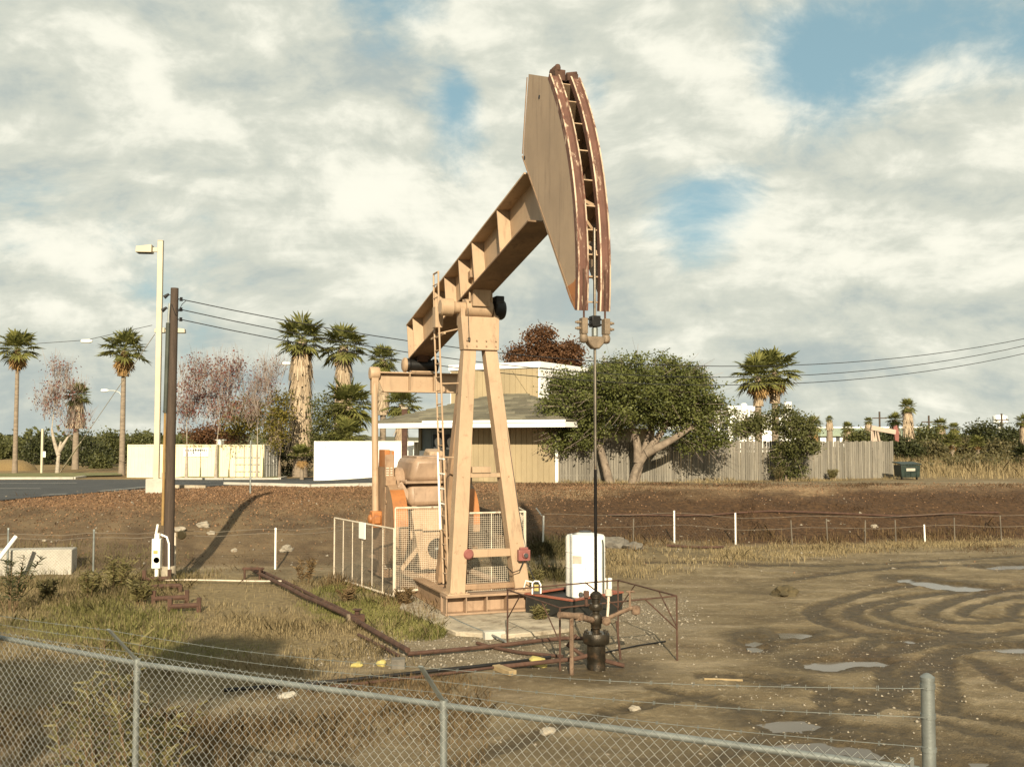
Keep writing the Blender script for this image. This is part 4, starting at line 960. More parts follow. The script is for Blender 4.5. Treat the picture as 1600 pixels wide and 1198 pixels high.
crumple('tape_scrap', (842, 1040), .20, .12, .09, M('yellow_tape'), 'larger dull yellow rag lying by the wellhead', 'rag', 6)
crumple('rock', (448, 860), .25, .15, .12, M('stone'), 'pale rock on the bank right of the pole shadow', 'rock', 7)
for i, (x, y, s_, lab) in enumerate([(281, 828, .16, 'round tan stone on the bank right of the utility pole'), (318, 822, .20, 'pale broken rock halfway up the left bank'), (330, 832, .12, 'smaller pale rock just below the broken rock on the bank'),
        (366, 858, .10, 'small pale stone on the bank beside the pole shadow'), (1366, 825, .13, 'bright pale stone on the right hand bank'), (962, 856, .45, 'low grey rubble heap at the foot of the bank behind the tank'), (990, 858, .3, 'smaller end of grey rubble beside the heap'),
        (855, 1142, .10, 'small pale stone on mud above the fence rail'), (1225, 930, .30, 'dark mossy clump on the mud flat'), (992, 1106, .08, 'tan pebble on the dirt right of the middle fence post')]):
    b = MB(); b.blobby((0, 0, s_ * .2), (s_, s_ * .8, s_ * .6), i + 11, 2, .6); tag(b.build('rock', M('clump' if i == 8 else 'rubble' if i in (5, 6) else 'stone'), loc=on(x, y), smooth=0), lab, 'rock')
# ------------------------------------------------------------------ near chain-link fence
FA, FB = Vector((2.28, 5.70, 0)), Vector((-13.0, 13.48, 0)); FD = (FB - FA).normalized(); FN = Vector((FD.y, -FD.x, 0))
if FN.y > 0: FN = -FN                       # towards the camera
RAIL = 1.885
nf = thing('chain_link_fence', 'grey galvanised chain link fence with three barbed wires across the foreground', 'fence', FA, 0)
def diamond(L, z0, z1, W_, r, name, mat, parent, u, off=Vector((0, 0, 0)), sides=3, height_fn=None, bulge=.004):
    """Woven wire: zigzag strands side by side, in one mesh."""
    nw = int(L / (W_ / 2)); nz = int((z1 - z0) / (W_ / 2)); k = np.arange(nz + 1)
    i = np.arange(nw)[:, None]; zig = (k[None] + i) % 2
    s = (i + zig) * W_ / 2; z = z1 - k[None] * W_ / 2 + 0 * i
    yb = np.where(zig == 0, -bulge, bulge)
    rngw = np.random.default_rng(2); s = s + rngw.normal(0, W_ * .018, s.shape); z = z + rngw.normal(0, W_ * .014, z.shape)
    dz = height_fn(s) if height_fn is not None else 0 * s
    cen = np.stack([u.x * s + off.x - u.y * yb, u.y * s + off.y + u.x * yb, z + off.z + dz], -1)
    V = []; ring = [2 * math.pi * q / sides for q in range(sides)]
    for a in ring:
        o = np.array([u.x * math.cos(a) * r * .9, u.y * math.cos(a) * r * .9, 0]) + np.array([-u.y, u.x, 0]) * math.sin(a) * r
        V.append(cen + o)
    V = np.stack(V, 2)                                   # strand, step, side, 3
    ids = np.arange(nw * (nz + 1) * sides).reshape(nw, nz + 1, sides); F = []
    for q in range(sides):
        q2 = (q + 1) % sides; F.append(np.stack([ids[:, :-1, q], ids[:, :-1, q2], ids[:, 1:, q2], ids[:, 1:, q]], -1).reshape(-1, 4))
    return fast_mesh(name, V.reshape(-1, 3), np.concatenate(F), mat, parent)
FL = (FB - FA).length
def px_along(px):      # distance along the fence of the photo column px
    k = (px - 800) / F_PX; return (k * FA.y - FA.x) / (FD.x - k * FD.y)
S2 = px_along(222); rise = lambda s: np.maximum(0, s - S2) * .036
diamond(FL - .10, .03, RAIL + .066, .0725, .0027, 'wire_mesh', M('galv_wire'), nf, FD, FD * .08 + FN * .026, height_fn=rise)
b = MB(); b.tube([FD * .05 + Vector((0, 0, RAIL)), FD * S2 + Vector((0, 0, RAIL - .002)), FD * FL + Vector((0, 0, RAIL + float(rise(FL))))], .0215, 12); b.build('top_rail', M('galv'), nf)
def px_along(px):      # distance along the fence of the photo column px
    k = (px - 800) / F_PX; return (k * FA.y - FA.x) / (FD.x - k * FD.y)
s1, s2 = px_along(695), px_along(222); posts = [s1, s2, s2 + (s2 - s1), s2 + 2 * (s2 - s1), s2 + 3 * (s2 - s1)]
arm = FN * .30 + Vector((0, 0, .30))
for s in posts:
    b = MB(); q = FD * s + Vector((0, 0, float(rise(s)))); b.tube([q + Vector((0, 0, -.35)), q + Vector((0, 0, RAIL - .03))], .025, 12); b.lathe([(.026, RAIL - .09), (.031, RAIL - .09), (.031, RAIL - .06), (.026, RAIL - .06)], q, 12)
    po = b.build('post', M('galv'), nf)
    b = MB(); b.lathe([(.01, -.03), (.029, -.03), (.031, .0), (.028, .035), (.01, .04)], q + Vector((0, 0, RAIL)), 12); b.bar(q + Vector((0, 0, RAIL + .02)), q + Vector((0, 0, RAIL + .02)) + arm, .034, .012, FD.cross(arm)); b.build('wire_arm', M('galv'), po)
b = MB(); b.tube([Vector((0, 0, -.15)), Vector((0, 0, RAIL + .50))], .0365, 16); b.lathe([(.037, RAIL + .49), (.039, RAIL + .49), (.039, RAIL + .51), (.02, RAIL + .525), (.01, RAIL + .53)], (0, 0, 0), 16)
for z in (.12, .30, .46): b.lathe([(.037, RAIL + z - .012), (.041, RAIL + z - .012), (.041, RAIL + z + .012), (.037, RAIL + z + .012)], (0, 0, 0), 16)
b.build('terminal_post', M('galv'), nf)
b = MB(); b.bar(FD * .085 + Vector((0, 0, .05)) + FN * .02, FD * .085 + Vector((0, 0, RAIL + .07)) + FN * .02, .02, .006, FN); b.build('tension_bar', M('galv'), nf)
for k, (fr, zt) in enumerate(((.97, .455), (.62, .30), (.28, .14))):
    b = MB(); pts = [Vector((0, 0, RAIL + zt)) + FN * .036]; prev = pts[0]
    for s in posts + [FL]:
        e = FD * s + Vector((0, 0, RAIL + .02 + float(rise(s)))) + arm * fr
        for j in range(1, 13): q = prev.lerp(e, j / 12); q = q - Vector((0, 0, .035 * math.sin(math.pi * j / 12))); pts.append(q)
        prev = e
    b.tube(pts, .0021, 4)
    dist = 0
    for p, q in zip(pts[:-1], pts[1:]):
        L = (q - p).length; m_ = 0.0
        while m_ < L:
            c = p.lerp(q, m_ / L); a = random.Random(int(dist * 97 + m_ * 1000) + k).random() * 3
            for da in (0, 1.6): v = (Vector((0, 0, 1)) * math.cos(a + da) + FN * math.sin(a + da)) * .014; b.bar(c - v, c + v, .002, .002, FD)
            m_ += .125
        dist += L
    b.build('barbed_wire', M('galv'), nf, smooth=0)

# ------------------------------------------------------------------ low fence along the foot of the bank
def bank_pt(px): # fence line just in front of the bank's foot
    k = (px - 800) / F_PX; Y = 30.0
    for _ in range(30): Y = float(foot(np.array([k * Y]))[0]) - .35 if px < 600 else float(foot(np.array([k * Y]))[0]) + .1
    return Vector((k * Y, Y, hz(k * Y, Y)))
bl = thing('wire_fence', 'low sagging wire mesh fence on white posts along the left bank', 'fence', bank_pt(433))
o0 = bl.location.copy()
for px, h in ((18, 1.25), (151, 1.2), (433, 1.12), (660, 1.1)):
    b = MB(); q = bank_pt(px) - o0; b.tube([q - Vector((0, 0, .1)), q + Vector((0, 0, h))], .028, 8); b.lathe([(.01, h), (.035, h), (.03, h + .04), (.01, h + .05)], q, 8); b.build('post', M('white_paint' if px in (433,) else 'galv'), bl)
def fence_run(a, c, parent, name='wire_mesh', h=1.0, W_=.085, r=.0024):
    a, c = a - parent.location, c - parent.location; d = c - a; L = Vector((d.x, d.y, 0)).length; u = Vector((d.x, d.y, 0)).normalized()
    ss = np.linspace(0, L, 60); wx = parent.location.x + a.x + u.x * ss; wy = parent.location.y + a.y + u.y * ss; gz = HH(wx, wy) - parent.location.z
    return diamond(L, .02, h, W_, r, name, M('old_wire'), parent, u, Vector((a.x, a.y, 0)), 3, lambda s: np.interp(s, ss, gz))
fence_run(bank_pt(290), bank_pt(433), bl); fence_run(bank_pt(433), bank_pt(660), bl); fence_run(bank_pt(-60), bank_pt(290), bl)
b = MB()
for z in (1.0, 1.12):
    b.tube([bank_pt(px) - o0 + Vector((0, 0, z + .03 * math.sin(px * .05))) for px in range(-60, 661, 40)], .008, 4)
b.build('strand_wire', M('old_wire'), bl)
br = thing('wire_fence', 'straggling line of thin white posts with wire at the foot of the right bank', 'fence', bank_pt(1052)); o0 = br.location.copy()
for px, h, w_ in ((848, .95, 1), (988, .8, 0), (1052, 1.08, 1), (1147, 1.08, 1), (1235, .85, 0), (1290, .9, 0), (1348, .8, 0), (1396, .8, 0), (1441, .62, 1), (1487, .85, 0), (1560, .9, 0)):
    b = MB(); q = bank_pt(px) - o0; b.tube([q - Vector((0, 0, .1)), q + Vector((.02 * (px % 5 - 2), 0, h))], .03 if w_ else .022, 7)
    if px == 848: b.tube([q + Vector((-.04, 0, h)), q + Vector((-.22, -.05, h + .24))], .024, 7)
    b.build('post', M('white_paint' if w_ else 'old_wire'), br)
b = MB()
for z in (.55, .95): b.tube([bank_pt(px) - o0 + Vector((0, 0, z + .05 * math.sin(px * .031))) for px in range(830, 1640, 30)], .008, 4)
b.build('strand_wire', M('old_wire'), br)
fence_run(bank_pt(835), bank_pt(1160), br, h=.95, W_=.12, r=.002)
b = MB(); q0, q1 = P(-14, 889, 26.3), P(25, 838, 26.9); b.tube([q0, q1], .055, 10); gp0 = on(-14, 905)
wr = tag(b.build('white_pole', M('white_paint'), smooth=40), 'thick white pole slanting up at the far left of the yard', 'pole')
b = MB(); a, c = on(-120, 900), on(116, 892); d = (c - a); d.z = 0; u = d.normalized(); v = Vector((-u.y, u.x, 0)); zb = min(a.z, c.z)
b.prism([a - c, Vector((0, 0, a.z - c.z)) * 0, v * .7, a - c + v * .7], (0, 0, .62)) if False else None
b.bar(Vector((a.x - c.x, a.y - c.y, .26)), Vector((0, 0, .26)), .62, .72)
tag(b.build('concrete_trough', M('pale_concrete'), loc=(c.x, c.y, c.z), bevel=.03), 'long low grey concrete block below the bank at the far left', 'concrete block')

# ------------------------------------------------------------------ poles and wires
up = on(263, 908)
pole = thing('utility_pole', 'dark brown wooden utility pole with black wires and a white meter box at its foot', 'utility pole', up)
topz = P(264, 451, up.y + .1).z - up.z
b = MB(); b.tube([(0, 0, -.3), (.0, 0, topz * .5), (.03, 0, topz)], [.135, .122, .10], 14); b.build('wooden_pole', M('utility_wood'), pole)
b = MB(); b.lathe([(.1, -.1), (.20, -.1), (.18, .38), (.17, .40)], (0, 0, 0), 14); b.build('footing_sleeve', M('concrete'), pole)
def pz(py): return P(262, py, up.y).z - up.z
b = MB(); b.tube([(-.13, -.09, pz(645)), (-.10, -.09, pz(505))], .055, 8); b.build('cable_guard', M('green_guard'), pole)
b = MB(); b.tube([(-.15, -.08, pz(820)), (-.13, -.09, pz(640))], .035, 8); b.build('conduit', M('amber_guard'), pole)
b = MB(); b.tube([(-.09, -.10, pz(505)), (-.06, -.11, pz(475))], .03, 7); b.build('riser_pipe', M('galv'), pole)
mb_ = MB(); mb_.bb((-.36, -.26, pz(886)), (-.14, -.08, pz(840))); mb_.bb((-.30, -.24, pz(840)), (-.18, -.1, pz(832))); mt = mb_.build('meter_box', M('white_paint'), pole, bevel=.015)
b = MB(); b.lathe([(.02, 0), (.08, 0), (.075, .07), (.02, .08)], (-.23, -.26, pz(873)), 14, 'Y'); b.bb((-.31, -.275, pz(863)), (-.2, -.262, pz(858))); b.build('meter_dial', M('yellow_tape'), mt)
b = MB(); b.tube([(-.25, -.17, -.1), (-.25, -.17, pz(886))], .05, 8); b.tube([(-.28, -.17, pz(832)), (-.24, -.17, pz(818))], .03, 7); b.tube([(-.16, -.15, pz(834)), (.0, -.17, pz(838)), (.06, -.19, pz(848)), (.07, -.19, pz(875)), (.08, -.19, .02)], .026, 8); b.build('meter_conduit', M('white_paint'), mt)
ins = []
for py in (467.5, 483.5, 499):
    z = pz(py); b = MB(); b.tube([(.05, -.02, z), (.22, .02, z)], .016, 6); b.lathe([(.02, -.05), (.05, -.045), (.03, -.015), (.05, 0), (.03, .02), (.045, .05), (.02, .055)], (.2, .02, z), 10); b.build('insulator', M('wire_black'), pole); ins.append(z + up.z)
for py, dx in ((461, -.22), (482, -.27)):
    z = pz(py); b = MB(); b.bar((-.08, 0, z), (dx + .06, 0, z), .02, .02); b.tube([(dx + .1, 0, z + .03), (dx - .02, 0, z - .06)], [.03, .055], 8); b.build('cutout', M('wire_black'), pole)
b = MB(); b.tube([(.06, -.05, pz(478)), (.16, -.1, pz(488)), (.26, -.08, pz(476)), (.36, -.06, pz(470))], .009, 5); b.tube([(.0, -.13, pz(476)), (.1, -.15, pz(492)), (.2, -.02, pz(484))], .009, 5); b.build('jumper_wire', M('wire_black'), pole)
FAR = Vector((62, 58, 0))
def wire_z(target, s):      # heights sampled from the photo's sag
    return target
start = Vector((up.x + .2, up.y + .02, 0)); dvec = FAR - start
obs = [[(400, 492), (640, 533), (782, 551), (1100, 572), (1240, 571), (1400, 559), (1600, 530)], [(400, 509), (640, 552), (785, 568), (1100, 590), (1240, 588.5), (1400, 572), (1600, 541.5)], [(400, 525), (640, 565), (860, 590), (1113, 601), (1240, 599.5), (1400, 586), (1600, 553)]]
for k in range(3):
    S = [0.0]; Z = [ins[k]]
    for px, py in obs[k]:
        kx = (px - 800) / F_PX; s = (kx * start.y - start.x) / (dvec.x - kx * dvec.y); Yp = start.y + dvec.y * s; S.append(s); Z.append(P(px, py, Yp).z)
    wts = np.ones(len(S)); wts[0] = 6
    co = np.polyfit(S, Z, 2, w=wts); co[2] += 0
    ss = np.linspace(0, 1.0, 60); zz = np.polyval(co, ss); zz = zz + (ins[k] - zz[0]) * (1 - ss) ** 6
    b = MB(); b.tube([Vector((dvec.x * s, dvec.y * s, z - ins[k])) for s, z in zip(ss, zz)], .013, 5, False)
    tag(b.build('power_line', M('wire_black'), loc=(start.x, start.y, ins[k])), ['uppermost of the three black power lines crossing behind the pumpjack', 'middle one of the three black power lines crossing behind the pumpjack', 'lowest of the three black power lines crossing behind the pumpjack'][k], 'power line', 'power lines from the utility pole')
ed = MB(); ed.tube([Vector((0, 0, -.2)), Vector((0, 0, P(2000, 480, 58).z))], [.17, .12], 12)
sp_ = thing('stub_post', 'thin pale stub post standing close to the right of the utility pole', 'post', on(272.5, 897))
b = MB(); b.tube([(0, 0, -.1), (0, 0, 1.12)], .032, 8); b.build('post', M('cream_tube'), sp_); b = MB(); b.lathe([(.01, -.08), (.11, -.08), (.13, 0), (.11, .08), (.04, .09)], (.17, .02, 1.06), 14, 'Y'); b.build('round_plate', M('timber'), sp_)

def lot_lamp(px, base_py, top_py, Y, name, label, head_dirs, w_=.20, block=True):
    q = P(px, base_py, Y); z0 = hz(q.x, Y); t_ = thing(name, label, 'lamp post', (q.x, Y, z0), R(6)); h = P(px, top_py, Y).z - z0
    if block:
        b = MB(); b.bb((-.33, -.33, -.3), (.33, .33, .55)); b.build('footing', M('pale_concrete'), t_, bevel=.03)
    b = MB(); b.bar((0, 0, .5 if block else 0), (0, 0, h), w_, w_, (0, 1, 0)); b.bb((-w_ * .53, -w_ * .53, h), (w_ * .53, w_ * .53, h + .03)); b.build('pole', M('lamp_cream'), t_, bevel=.012)
    for s in head_dirs:
        b = MB(); b.bar((s * .1, 0, h - .34), (s * .34, 0, h - .34), .10, .16); b.build('arm', M('lamp_cream'), t_)
        b = MB(); b.prism([(s * .30, -.25, h - .46), (s * .30, -.25, h - .16), (s * .42, -.25, h - .14), (s * .95, -.25, h - .36), (s * .95, -.25, h - .46)] if False else [(s * .30, -.22, h - .47), (s * .30, -.22, h - .17), (s * .88, -.22, h - .24), (s * .90, -.22, h - .47)], (0, .44, 0)); hd = b.build('lamp_head', M('lamp_cream'), t_, bevel=.01)
        b = MB(); b.bb((s * .34 if s > 0 else s * .86, -.18, h - .485), (s * .86 if s > 0 else s * .34, .18, h - .473)); b.build('lens', M('sign_dark'), hd)
    return t_
lot_lamp(244, 772, 377, 39.5, 'lamp_post', 'tall square cream lamp post with one box lamp, nearest in the car park', (-1,))
lot_lamp(262, 745, 508, 62, 'lamp_post', 'farther cream lamp post with two box lamps, mostly hidden behind the utility pole', (-1, 1), .18)
def cobra(px, base_py, top_py, Y, dx, name, label):
    q = P(px, base_py, Y); z0 = hz(q.x, Y); t_ = thing(name, label, 'street light', (q.x, Y, z0)); h = P(px, top_py, Y).z - z0
    b = MB(); b.tube([(0, 0, -.2), (0, 0, h * .92)], [.14, .09], 8); b.tube([(0, 0, h * .92), (dx * .15, 0, h * .975), (dx * .5, 0, h), (dx, 0, h)], .05, 7); b.build('pole', M('street_grey'), t_)
    b = MB(); b.lathe([(.03, -.36), (.13, -.3), (.16, 0), (.12, .3), (.04, .4)], (dx * 1.1, 0, h), 10, 'X'); b.build('lamp_head', M('white_paint'), t_); return t_
cobra(188, 737, 610, 100, -1.55, 'street_light', 'slim grey street light with a curved arm beside the second palm')
cobra(470, 720, 568, 85, -1.2, 'street_light', 'street light whose pale head shows left of the shaggy palm')
q = P(65, 740, 84); sgn = thing('sign_post', 'short pale post with a small white sign near the bare pink tree', 'sign post', (q.x, 84, hz(q.x, 84)))
b = MB(); b.bar((0, 0, -.2), (0, 0, P(65, 670, 84).z - sgn.location.z), .17, .17); b.build('post', M('lamp_cream'), sgn, bevel=.01)
b = MB(); b.bb((.12, -.13, P(65, 714, 84).z - sgn.location.z), (.34, -.10, P(65, 705, 84).z - sgn.location.z)); b.build('sign', M('white_paint'), sgn)
q = P(135, 533, 90); b = MB(); b.lathe([(.05, -.5), (.16, -.42), (.18, .3), (.08, .52)], (0, 0, 0), 10, 'X'); hl = thing('hanging_light', 'white street light hung on a thin wire between the two tall palms', 'street light', q)
b.build('lamp_head', M('white_paint'), hl)
b = MB(); e1, e2 = P(-60, 545, 90) - q, P(238, 508, 90) - q; b.tube([e1, Vector((0, 0, .1)), e2], .03, 4); b.build('span_wire', M('wire_black'), hl)
gw0, gw1 = P(94, 738, 84), P(242, 522, 60)
b = MB(); b.tube([Vector((0, 0, 0)), gw1 - gw0], .022, 5); b.tube([Vector((0, 0, 0)), (gw1 - gw0) * .28], .05, 6); tag(b.build('guy_wire', M('lamp_cream'), loc=gw0), 'slanting pale guy wire with a thicker foot beside the bare pink tree', 'guy wire')
q = on(391, 770); spn = thing('sign_pole', 'thin bare sign pole at the edge of the wood chips by the container', 'sign post', q)
b = MB(); b.tube([(0, 0, -.2), (0, 0, P(391, 690, q.y).z - q.z)], .035, 7); b.build('pole', M('galv'), spn); b = MB(); b.bb((-.02, -.05, 1.6), (.02, -.03, 2.0)); b.build('edge_sign', M('galv'), spn)
# ------------------------------------------------------------------ car park
CARPARK = poly_w([(-500, 812), (0, 783), (120, 773), (240, 763), (300, 762.5), (345, 759.5), (440, 758), (500, 757), (585, 756), (650, 752), (650, 746.2), (500, 746.6), (440, 748), (200, 749.5), (0, 750), (-500, 753)])
sheet_on_ground('car_park', CARPARK, M('asphalt'), .03, 1.6, 'dark asphalt car park behind the bank')
def strip(name, pxs, w_, mat, lift, label, h=None):
    pts = resample([on(*q) for q in pxs], 1.0); b = MB()
    for a, c in zip(pts[:-1], pts[1:]):
        d = (c - a).normalized(); n_ = Vector((-d.y, d.x, 0)) * w_ / 2; z = Vector((0, 0, lift))
        if h: b.prism([a - n_ - z * 0 - Vector((0, 0, .1)), c - n_ - Vector((0, 0, .1)), c + n_ - Vector((0, 0, .1)), a + n_ - Vector((0, 0, .1))], (0, 0, h + .1))
        else: b.add([a - n_ + z, c - n_ + z, c + n_ + z, a + n_ + z], [(0, 1, 2, 3)])
    return tag(b.build(name, mat, smooth=0), label, kind='structure')
for q in ([(-60, 764), (64, 764.5)], [(65, 774.5), (232, 766)], [(-60, 757), (120, 756)], [(150, 769), (236, 761)]): strip('parking_line', q, .12, M('road_line'), .036, 'white painted parking line')
strip('kerb', [(-200, 749.8), (0, 748.8), (115, 748.5), (132, 746)], .25, M('pale_concrete'), 0, 'pale concrete kerb', .15)
strip('kerb', [(262, 749.5), (350, 750), (436, 749.4), (446, 747)], .25, M('pale_concrete'), 0, 'pale concrete kerb of the planted strip', .15)
strip('kerb', [(352, 757.6), (420, 759.5), (486, 761), (560, 760), (640, 758)], .22, M('pale_concrete'), 0, 'pale concrete kerb at the edge of the wood chips', .14)
strip('kerb', [(270, 763), (322, 763)], .2, M('concrete'), 0, 'short concrete kerb end', .14)
GS1 = poly_w([(-300, 749.2), (0, 748.2), (112, 748), (128, 745.5), (190, 744), (190, 740), (0, 741), (-300, 741)]); GS2 = poly_w([(266, 748.8), (350, 749.3), (434, 748.6), (442, 746.5), (436, 744.5), (300, 745)])
m, t, out = new_mat('turf'); gp = t.n('ShaderNodeNewGeometry').outputs['Position']
b = t.n('ShaderNodeBsdfPrincipled', None, Base_Color=t.mix(t.ramp(t.noise(gp, 1.2, 6), .3, .7), (.075, .085, .02), (.19, .165, .055)), Roughness=.9)
t.L.new(b.outputs[0], out.inputs[0])
sheet_on_ground('grass_verge', GS1, M('turf'), .10, 1.5, 'strip of green turf behind the kerb'); sheet_on_ground('grass_verge', GS2, M('turf'), .10, 1.5, 'strip of green turf in front of the container')
b = MB(); q = on(10, 738); b.blobby((0, 0, 0), (2.6, 2.2, 1.5), 3, 2, .2); tag(b.build('earth_mound', M('ground_soil'), loc=(q.x - 3.0, 92, q.z - .5)), 'low grassy mound', kind='structure')

# ------------------------------------------------------------------ office building
BO = Vector((2.1, 48.0, 0)); BO.z = hz(BO.x, BO.y) - .05; BROT = R(-30)
bd = thing('office_building', 'low tan board clad building with a hipped shingle roof and a boxy upper storey', 'building', BO, BROT)
bu, bv = Vector((math.cos(BROT), math.sin(BROT), 0)), Vector((-math.sin(BROT), math.cos(BROT), 0))
EV = 4.22 - BO.z
def board_wall(name, a, c, z0, z1, parent, mat, step=.30, th=.03, group=.1):
    a, c = Vector(a), Vector(c); d = c - a; L = d.length; u = d.normalized(); n_ = Vector((u.y, -u.x, 0)); b = MB()
    x = 0
    while x < L - .01:
        e = min(L, x + step); b.prism([a + u * (x + .012) + Vector((0, 0, z0)), a + u * (e - .012) + Vector((0, 0, z0)), a + u * (e - .012) + Vector((0, 0, z1)), a + u * (x + .012) + Vector((0, 0, z1))], n_ * th); x = e
    b.prism([a + Vector((0, 0, z0)), c + Vector((0, 0, z0)), c + Vector((0, 0, z1)), a + Vector((0, 0, z1))], -n_ * .08)
    return b.build(name, mat, parent, bevel=0, smooth=0)
board_wall('front_wall', (-5.8, 0, 0), (0, 0, 0), -.2, EV, bd, M('wall_tan'))
board_wall('side_wall', (0, 0, 0), (0, 12, 0), -.2, EV, bd, M('wall_tan'))
board_wall('porch_wall', (-9.2, 2.2, 0), (-5.8, 2.2, 0), -.2, EV, bd, M('wall_blue'), .6)
board_wall('porch_side', (-5.8, 2.2, 0), (-5.8, 0.05, 0), -.2, EV, bd, M('wall_tan'))
board_wall('rear_wall', (0, 12, 0), (-9.2, 12, 0), -.2, EV, bd, M('wall_tan')); board_wall('end_wall', (-9.2, 12, 0), (-9.2, 2.3, 0), -.2, EV, bd, M('wall_blue'), .6)
b = MB(); b.bb((-.07, -.06, -.2), (.06, .07, EV)); b.build('corner_trim', M('wall_white'), bd, bevel=.01)
b = MB(); b.bb((-9.35, 2.05, -.2), (-9.2, 2.2, EV)); b.build('porch_post', M('wall_tan'), bd)
for x in (-8.1, -7.3):
    sgb = MB(); sgb.bb((x - .36, 2.10, 1.55), (x + .36, 2.165, 2.35)); s_ = sgb.build('wall_sign', M('sign_dark'), bd)
    sgb = MB(); pts = [(x + .24 * math.cos(a), 2.095, 1.98 + .27 * math.sin(a) * (1.25 if math.sin(a) < 0 else .8)) for a in [2 * math.pi * k / 14 for k in range(14)]]
    sgb.prism(pts, (0, -.008, 0)); sgb.build('sign_emblem', M('wall_white'), s_, smooth=0)
    sgb = MB(); sgb.bb((x - .30, 2.095, 1.56), (x + .36, 2.10, 1.68)); sgb.build('sign_base', M('wall_white'), s_)
b = MB(); b.bb((-6.9, 2.12, .2), (-6.15, 2.16, 2.25)); b.build('porch_door', M('sign_dark'), bd)
b = MB(); b.bb((-8.9, 1.5, -.1), (-8.0, 1.9, 1.5)); b.build('utility_cabinet', M('wall_white'), bd, bevel=.02)
ex0, ex1, ey0, ey1 = -9.7, 1.2, -1.5, 13.2
b = MB(); fz0, fz1 = EV, EV + .24
b.bb((ex0, ey0, fz0), (ex1, ey0 + .04, fz1)); b.bb((ex1 - .04, ey0 + .04, fz0), (ex1, ey1, fz1)); b.bb((ex0, ey0 + .04, fz0), (ex0 + .04, ey1, fz1)); b.bb((ex0 + .04, ey1 - .04, fz0), (ex1 - .04, ey1, fz1)); b.bb((-6.6, ey0 - .05, fz1 - .02), (ex1 + .03, ey0 - .002, fz1 + .10))
b.build('fascia', M('wall_white'), bd)
b = MB(); b.bb((ex0 + .04, ey0 + .04, fz0 + .03), (ex1 - .04, ey1 - .04, fz0 + .06)); b.build('soffit', M('wall_tan'), bd)
# stepped shingle courses on the four hips
RS = .33; hw_ = (ex1 - ex0) / 2; b = MB(); NC = 14
def course(p0, p1, q0, q1): b.prism([p0, p1, q1, q0], (0, 0, .06))
for k in range(NC):
    i0, i1 = hw_ * k / NC, hw_ * (k + 1) / NC + .05; za, zb = fz1 + i0 * RS + .03, fz1 + i1 * RS - .02
    rngc = random.Random(k)
    for (A, B_, C_, D_) in (((ex0 + i0, ey0 + i0), (ex1 - i0, ey0 + i0), (ex0 + i1, ey0 + i1), (ex1 - i1, ey0 + i1)), ((ex1 - i0, ey0 + i0), (ex1 - i0, ey1 - i0), (ex1 - i1, ey0 + i1), (ex1 - i1, ey1 - i1)),
                            ((ex0 + i0, ey1 - i0), (ex0 + i0, ey0 + i0), (ex0 + i1, ey1 - i1), (ex0 + i1, ey0 + i1)), ((ex1 - i0, ey1 - i0), (ex0 + i0, ey1 - i0), (ex1 - i1, ey1 - i1), (ex0 + i1, ey1 - i1))):
        A, B_ = Vector((*A, za)), Vector((*B_, za)); C_, D_ = Vector((*C_, zb)), Vector((*D_, zb)); x = 0.0; L = (B_ - A).length; C_, D_ = A.lerp(C_, .86), B_.lerp(D_, .86)
        while x < L:
            e = min(L, x + rngc.uniform(.7, 1.6)); f0, f1 = x / L, e / L; j = Vector((0, 0, rngc.uniform(-.006, .012))); course(A.lerp(B_, f0) + j, A.lerp(B_, f1) + j, C_.lerp(D_, f0) + j, C_.lerp(D_, f1) + j); x = e
rfo = b.build('shingle_roof', M('shingle'), bd, smooth=0)
b = MB(); zt_ = fz1 + hw_ * RS; yA, yB = ey0 + hw_, ey1 - hw_
b.add([(ex0, ey0, fz1), (ex1, ey0, fz1), (ex1, ey1, fz1), (ex0, ey1, fz1), ((ex0 + ex1) / 2, yA, zt_), ((ex0 + ex1) / 2, yB, zt_)], [(0, 1, 4), (1, 2, 5, 4), (2, 3, 5), (3, 0, 4, 5), (3, 2, 1, 0)]); b.build('roof_deck', M('roof_felt'), rfo, smooth=0)
ux0, ux1, uy0, uy1 = -7.9, -2.55, 3.0, 8.8; uz0, uz1 = fz1 + .9, 7.30 - BO.z
board_wall('upper_wall', (ux0, uy0, 0), (ux1, uy0, 0), uz0, uz1, bd, M('wall_tan'), .33)
b = MB(); b.bb((ux1, uy0 + .0, uz0), (ux1 + .05, uy1, uz1)); b.bb((ux0 - .05, uy0, uz0), (ux0, uy1, uz1)); b.bb((ux0, uy1, uz0), (ux1, uy1 + .05, uz1)); b.bb((ux1 - .02, uy0 - .09, uz0), (ux1 + .052, uy0 - .032, uz1 + .002)); b.build('upper_side', M('wall_white'), bd)
b = MB(); b.bb((ux0 - .10, uy0 - .12, uz1 + .003), (ux1 + .10, uy1 + .12, uz1 + .30)); b.bb((ux0 - .06, uy0 - .08, uz1 - .02), (ux1 - .06, uy0 - .04, uz1)); cap = b.build('parapet', M('wall_white'), bd, bevel=.015)
b = MB()
for k in range(9): b.bb((ux1 + .052, uy0 + .5 + k * .22, uz1 - .22), (ux1 + .056, uy0 + .63 + k * .22, uz1 - .15))
b.build('side_vent', M('sign_dark'), bd)
b = MB(); b.bar((ux1 - 1.55, uy0 - .06, uz1 - .1), (ux1 - .45, uy0 - .06, uz0 + .4), .03, .03); b.build('brace_rod', M('wall_tan'), bd)
q = P(612, 690, 59); ch = thing('brick_column', 'brown brick column behind the white box under the eave end', 'column', (P(632, 700, 60).x, 60, hz(-6, 60)))
b = MB(); b.bb((-.16, -.16, -.1), (.16, .16, 3.9)); b.build('shaft', M('rust'), ch); b = MB(); b.bb((-.2, -.2, 3.9), (.2, .2, 4.0)); b.build('cap', M('concrete'), ch)

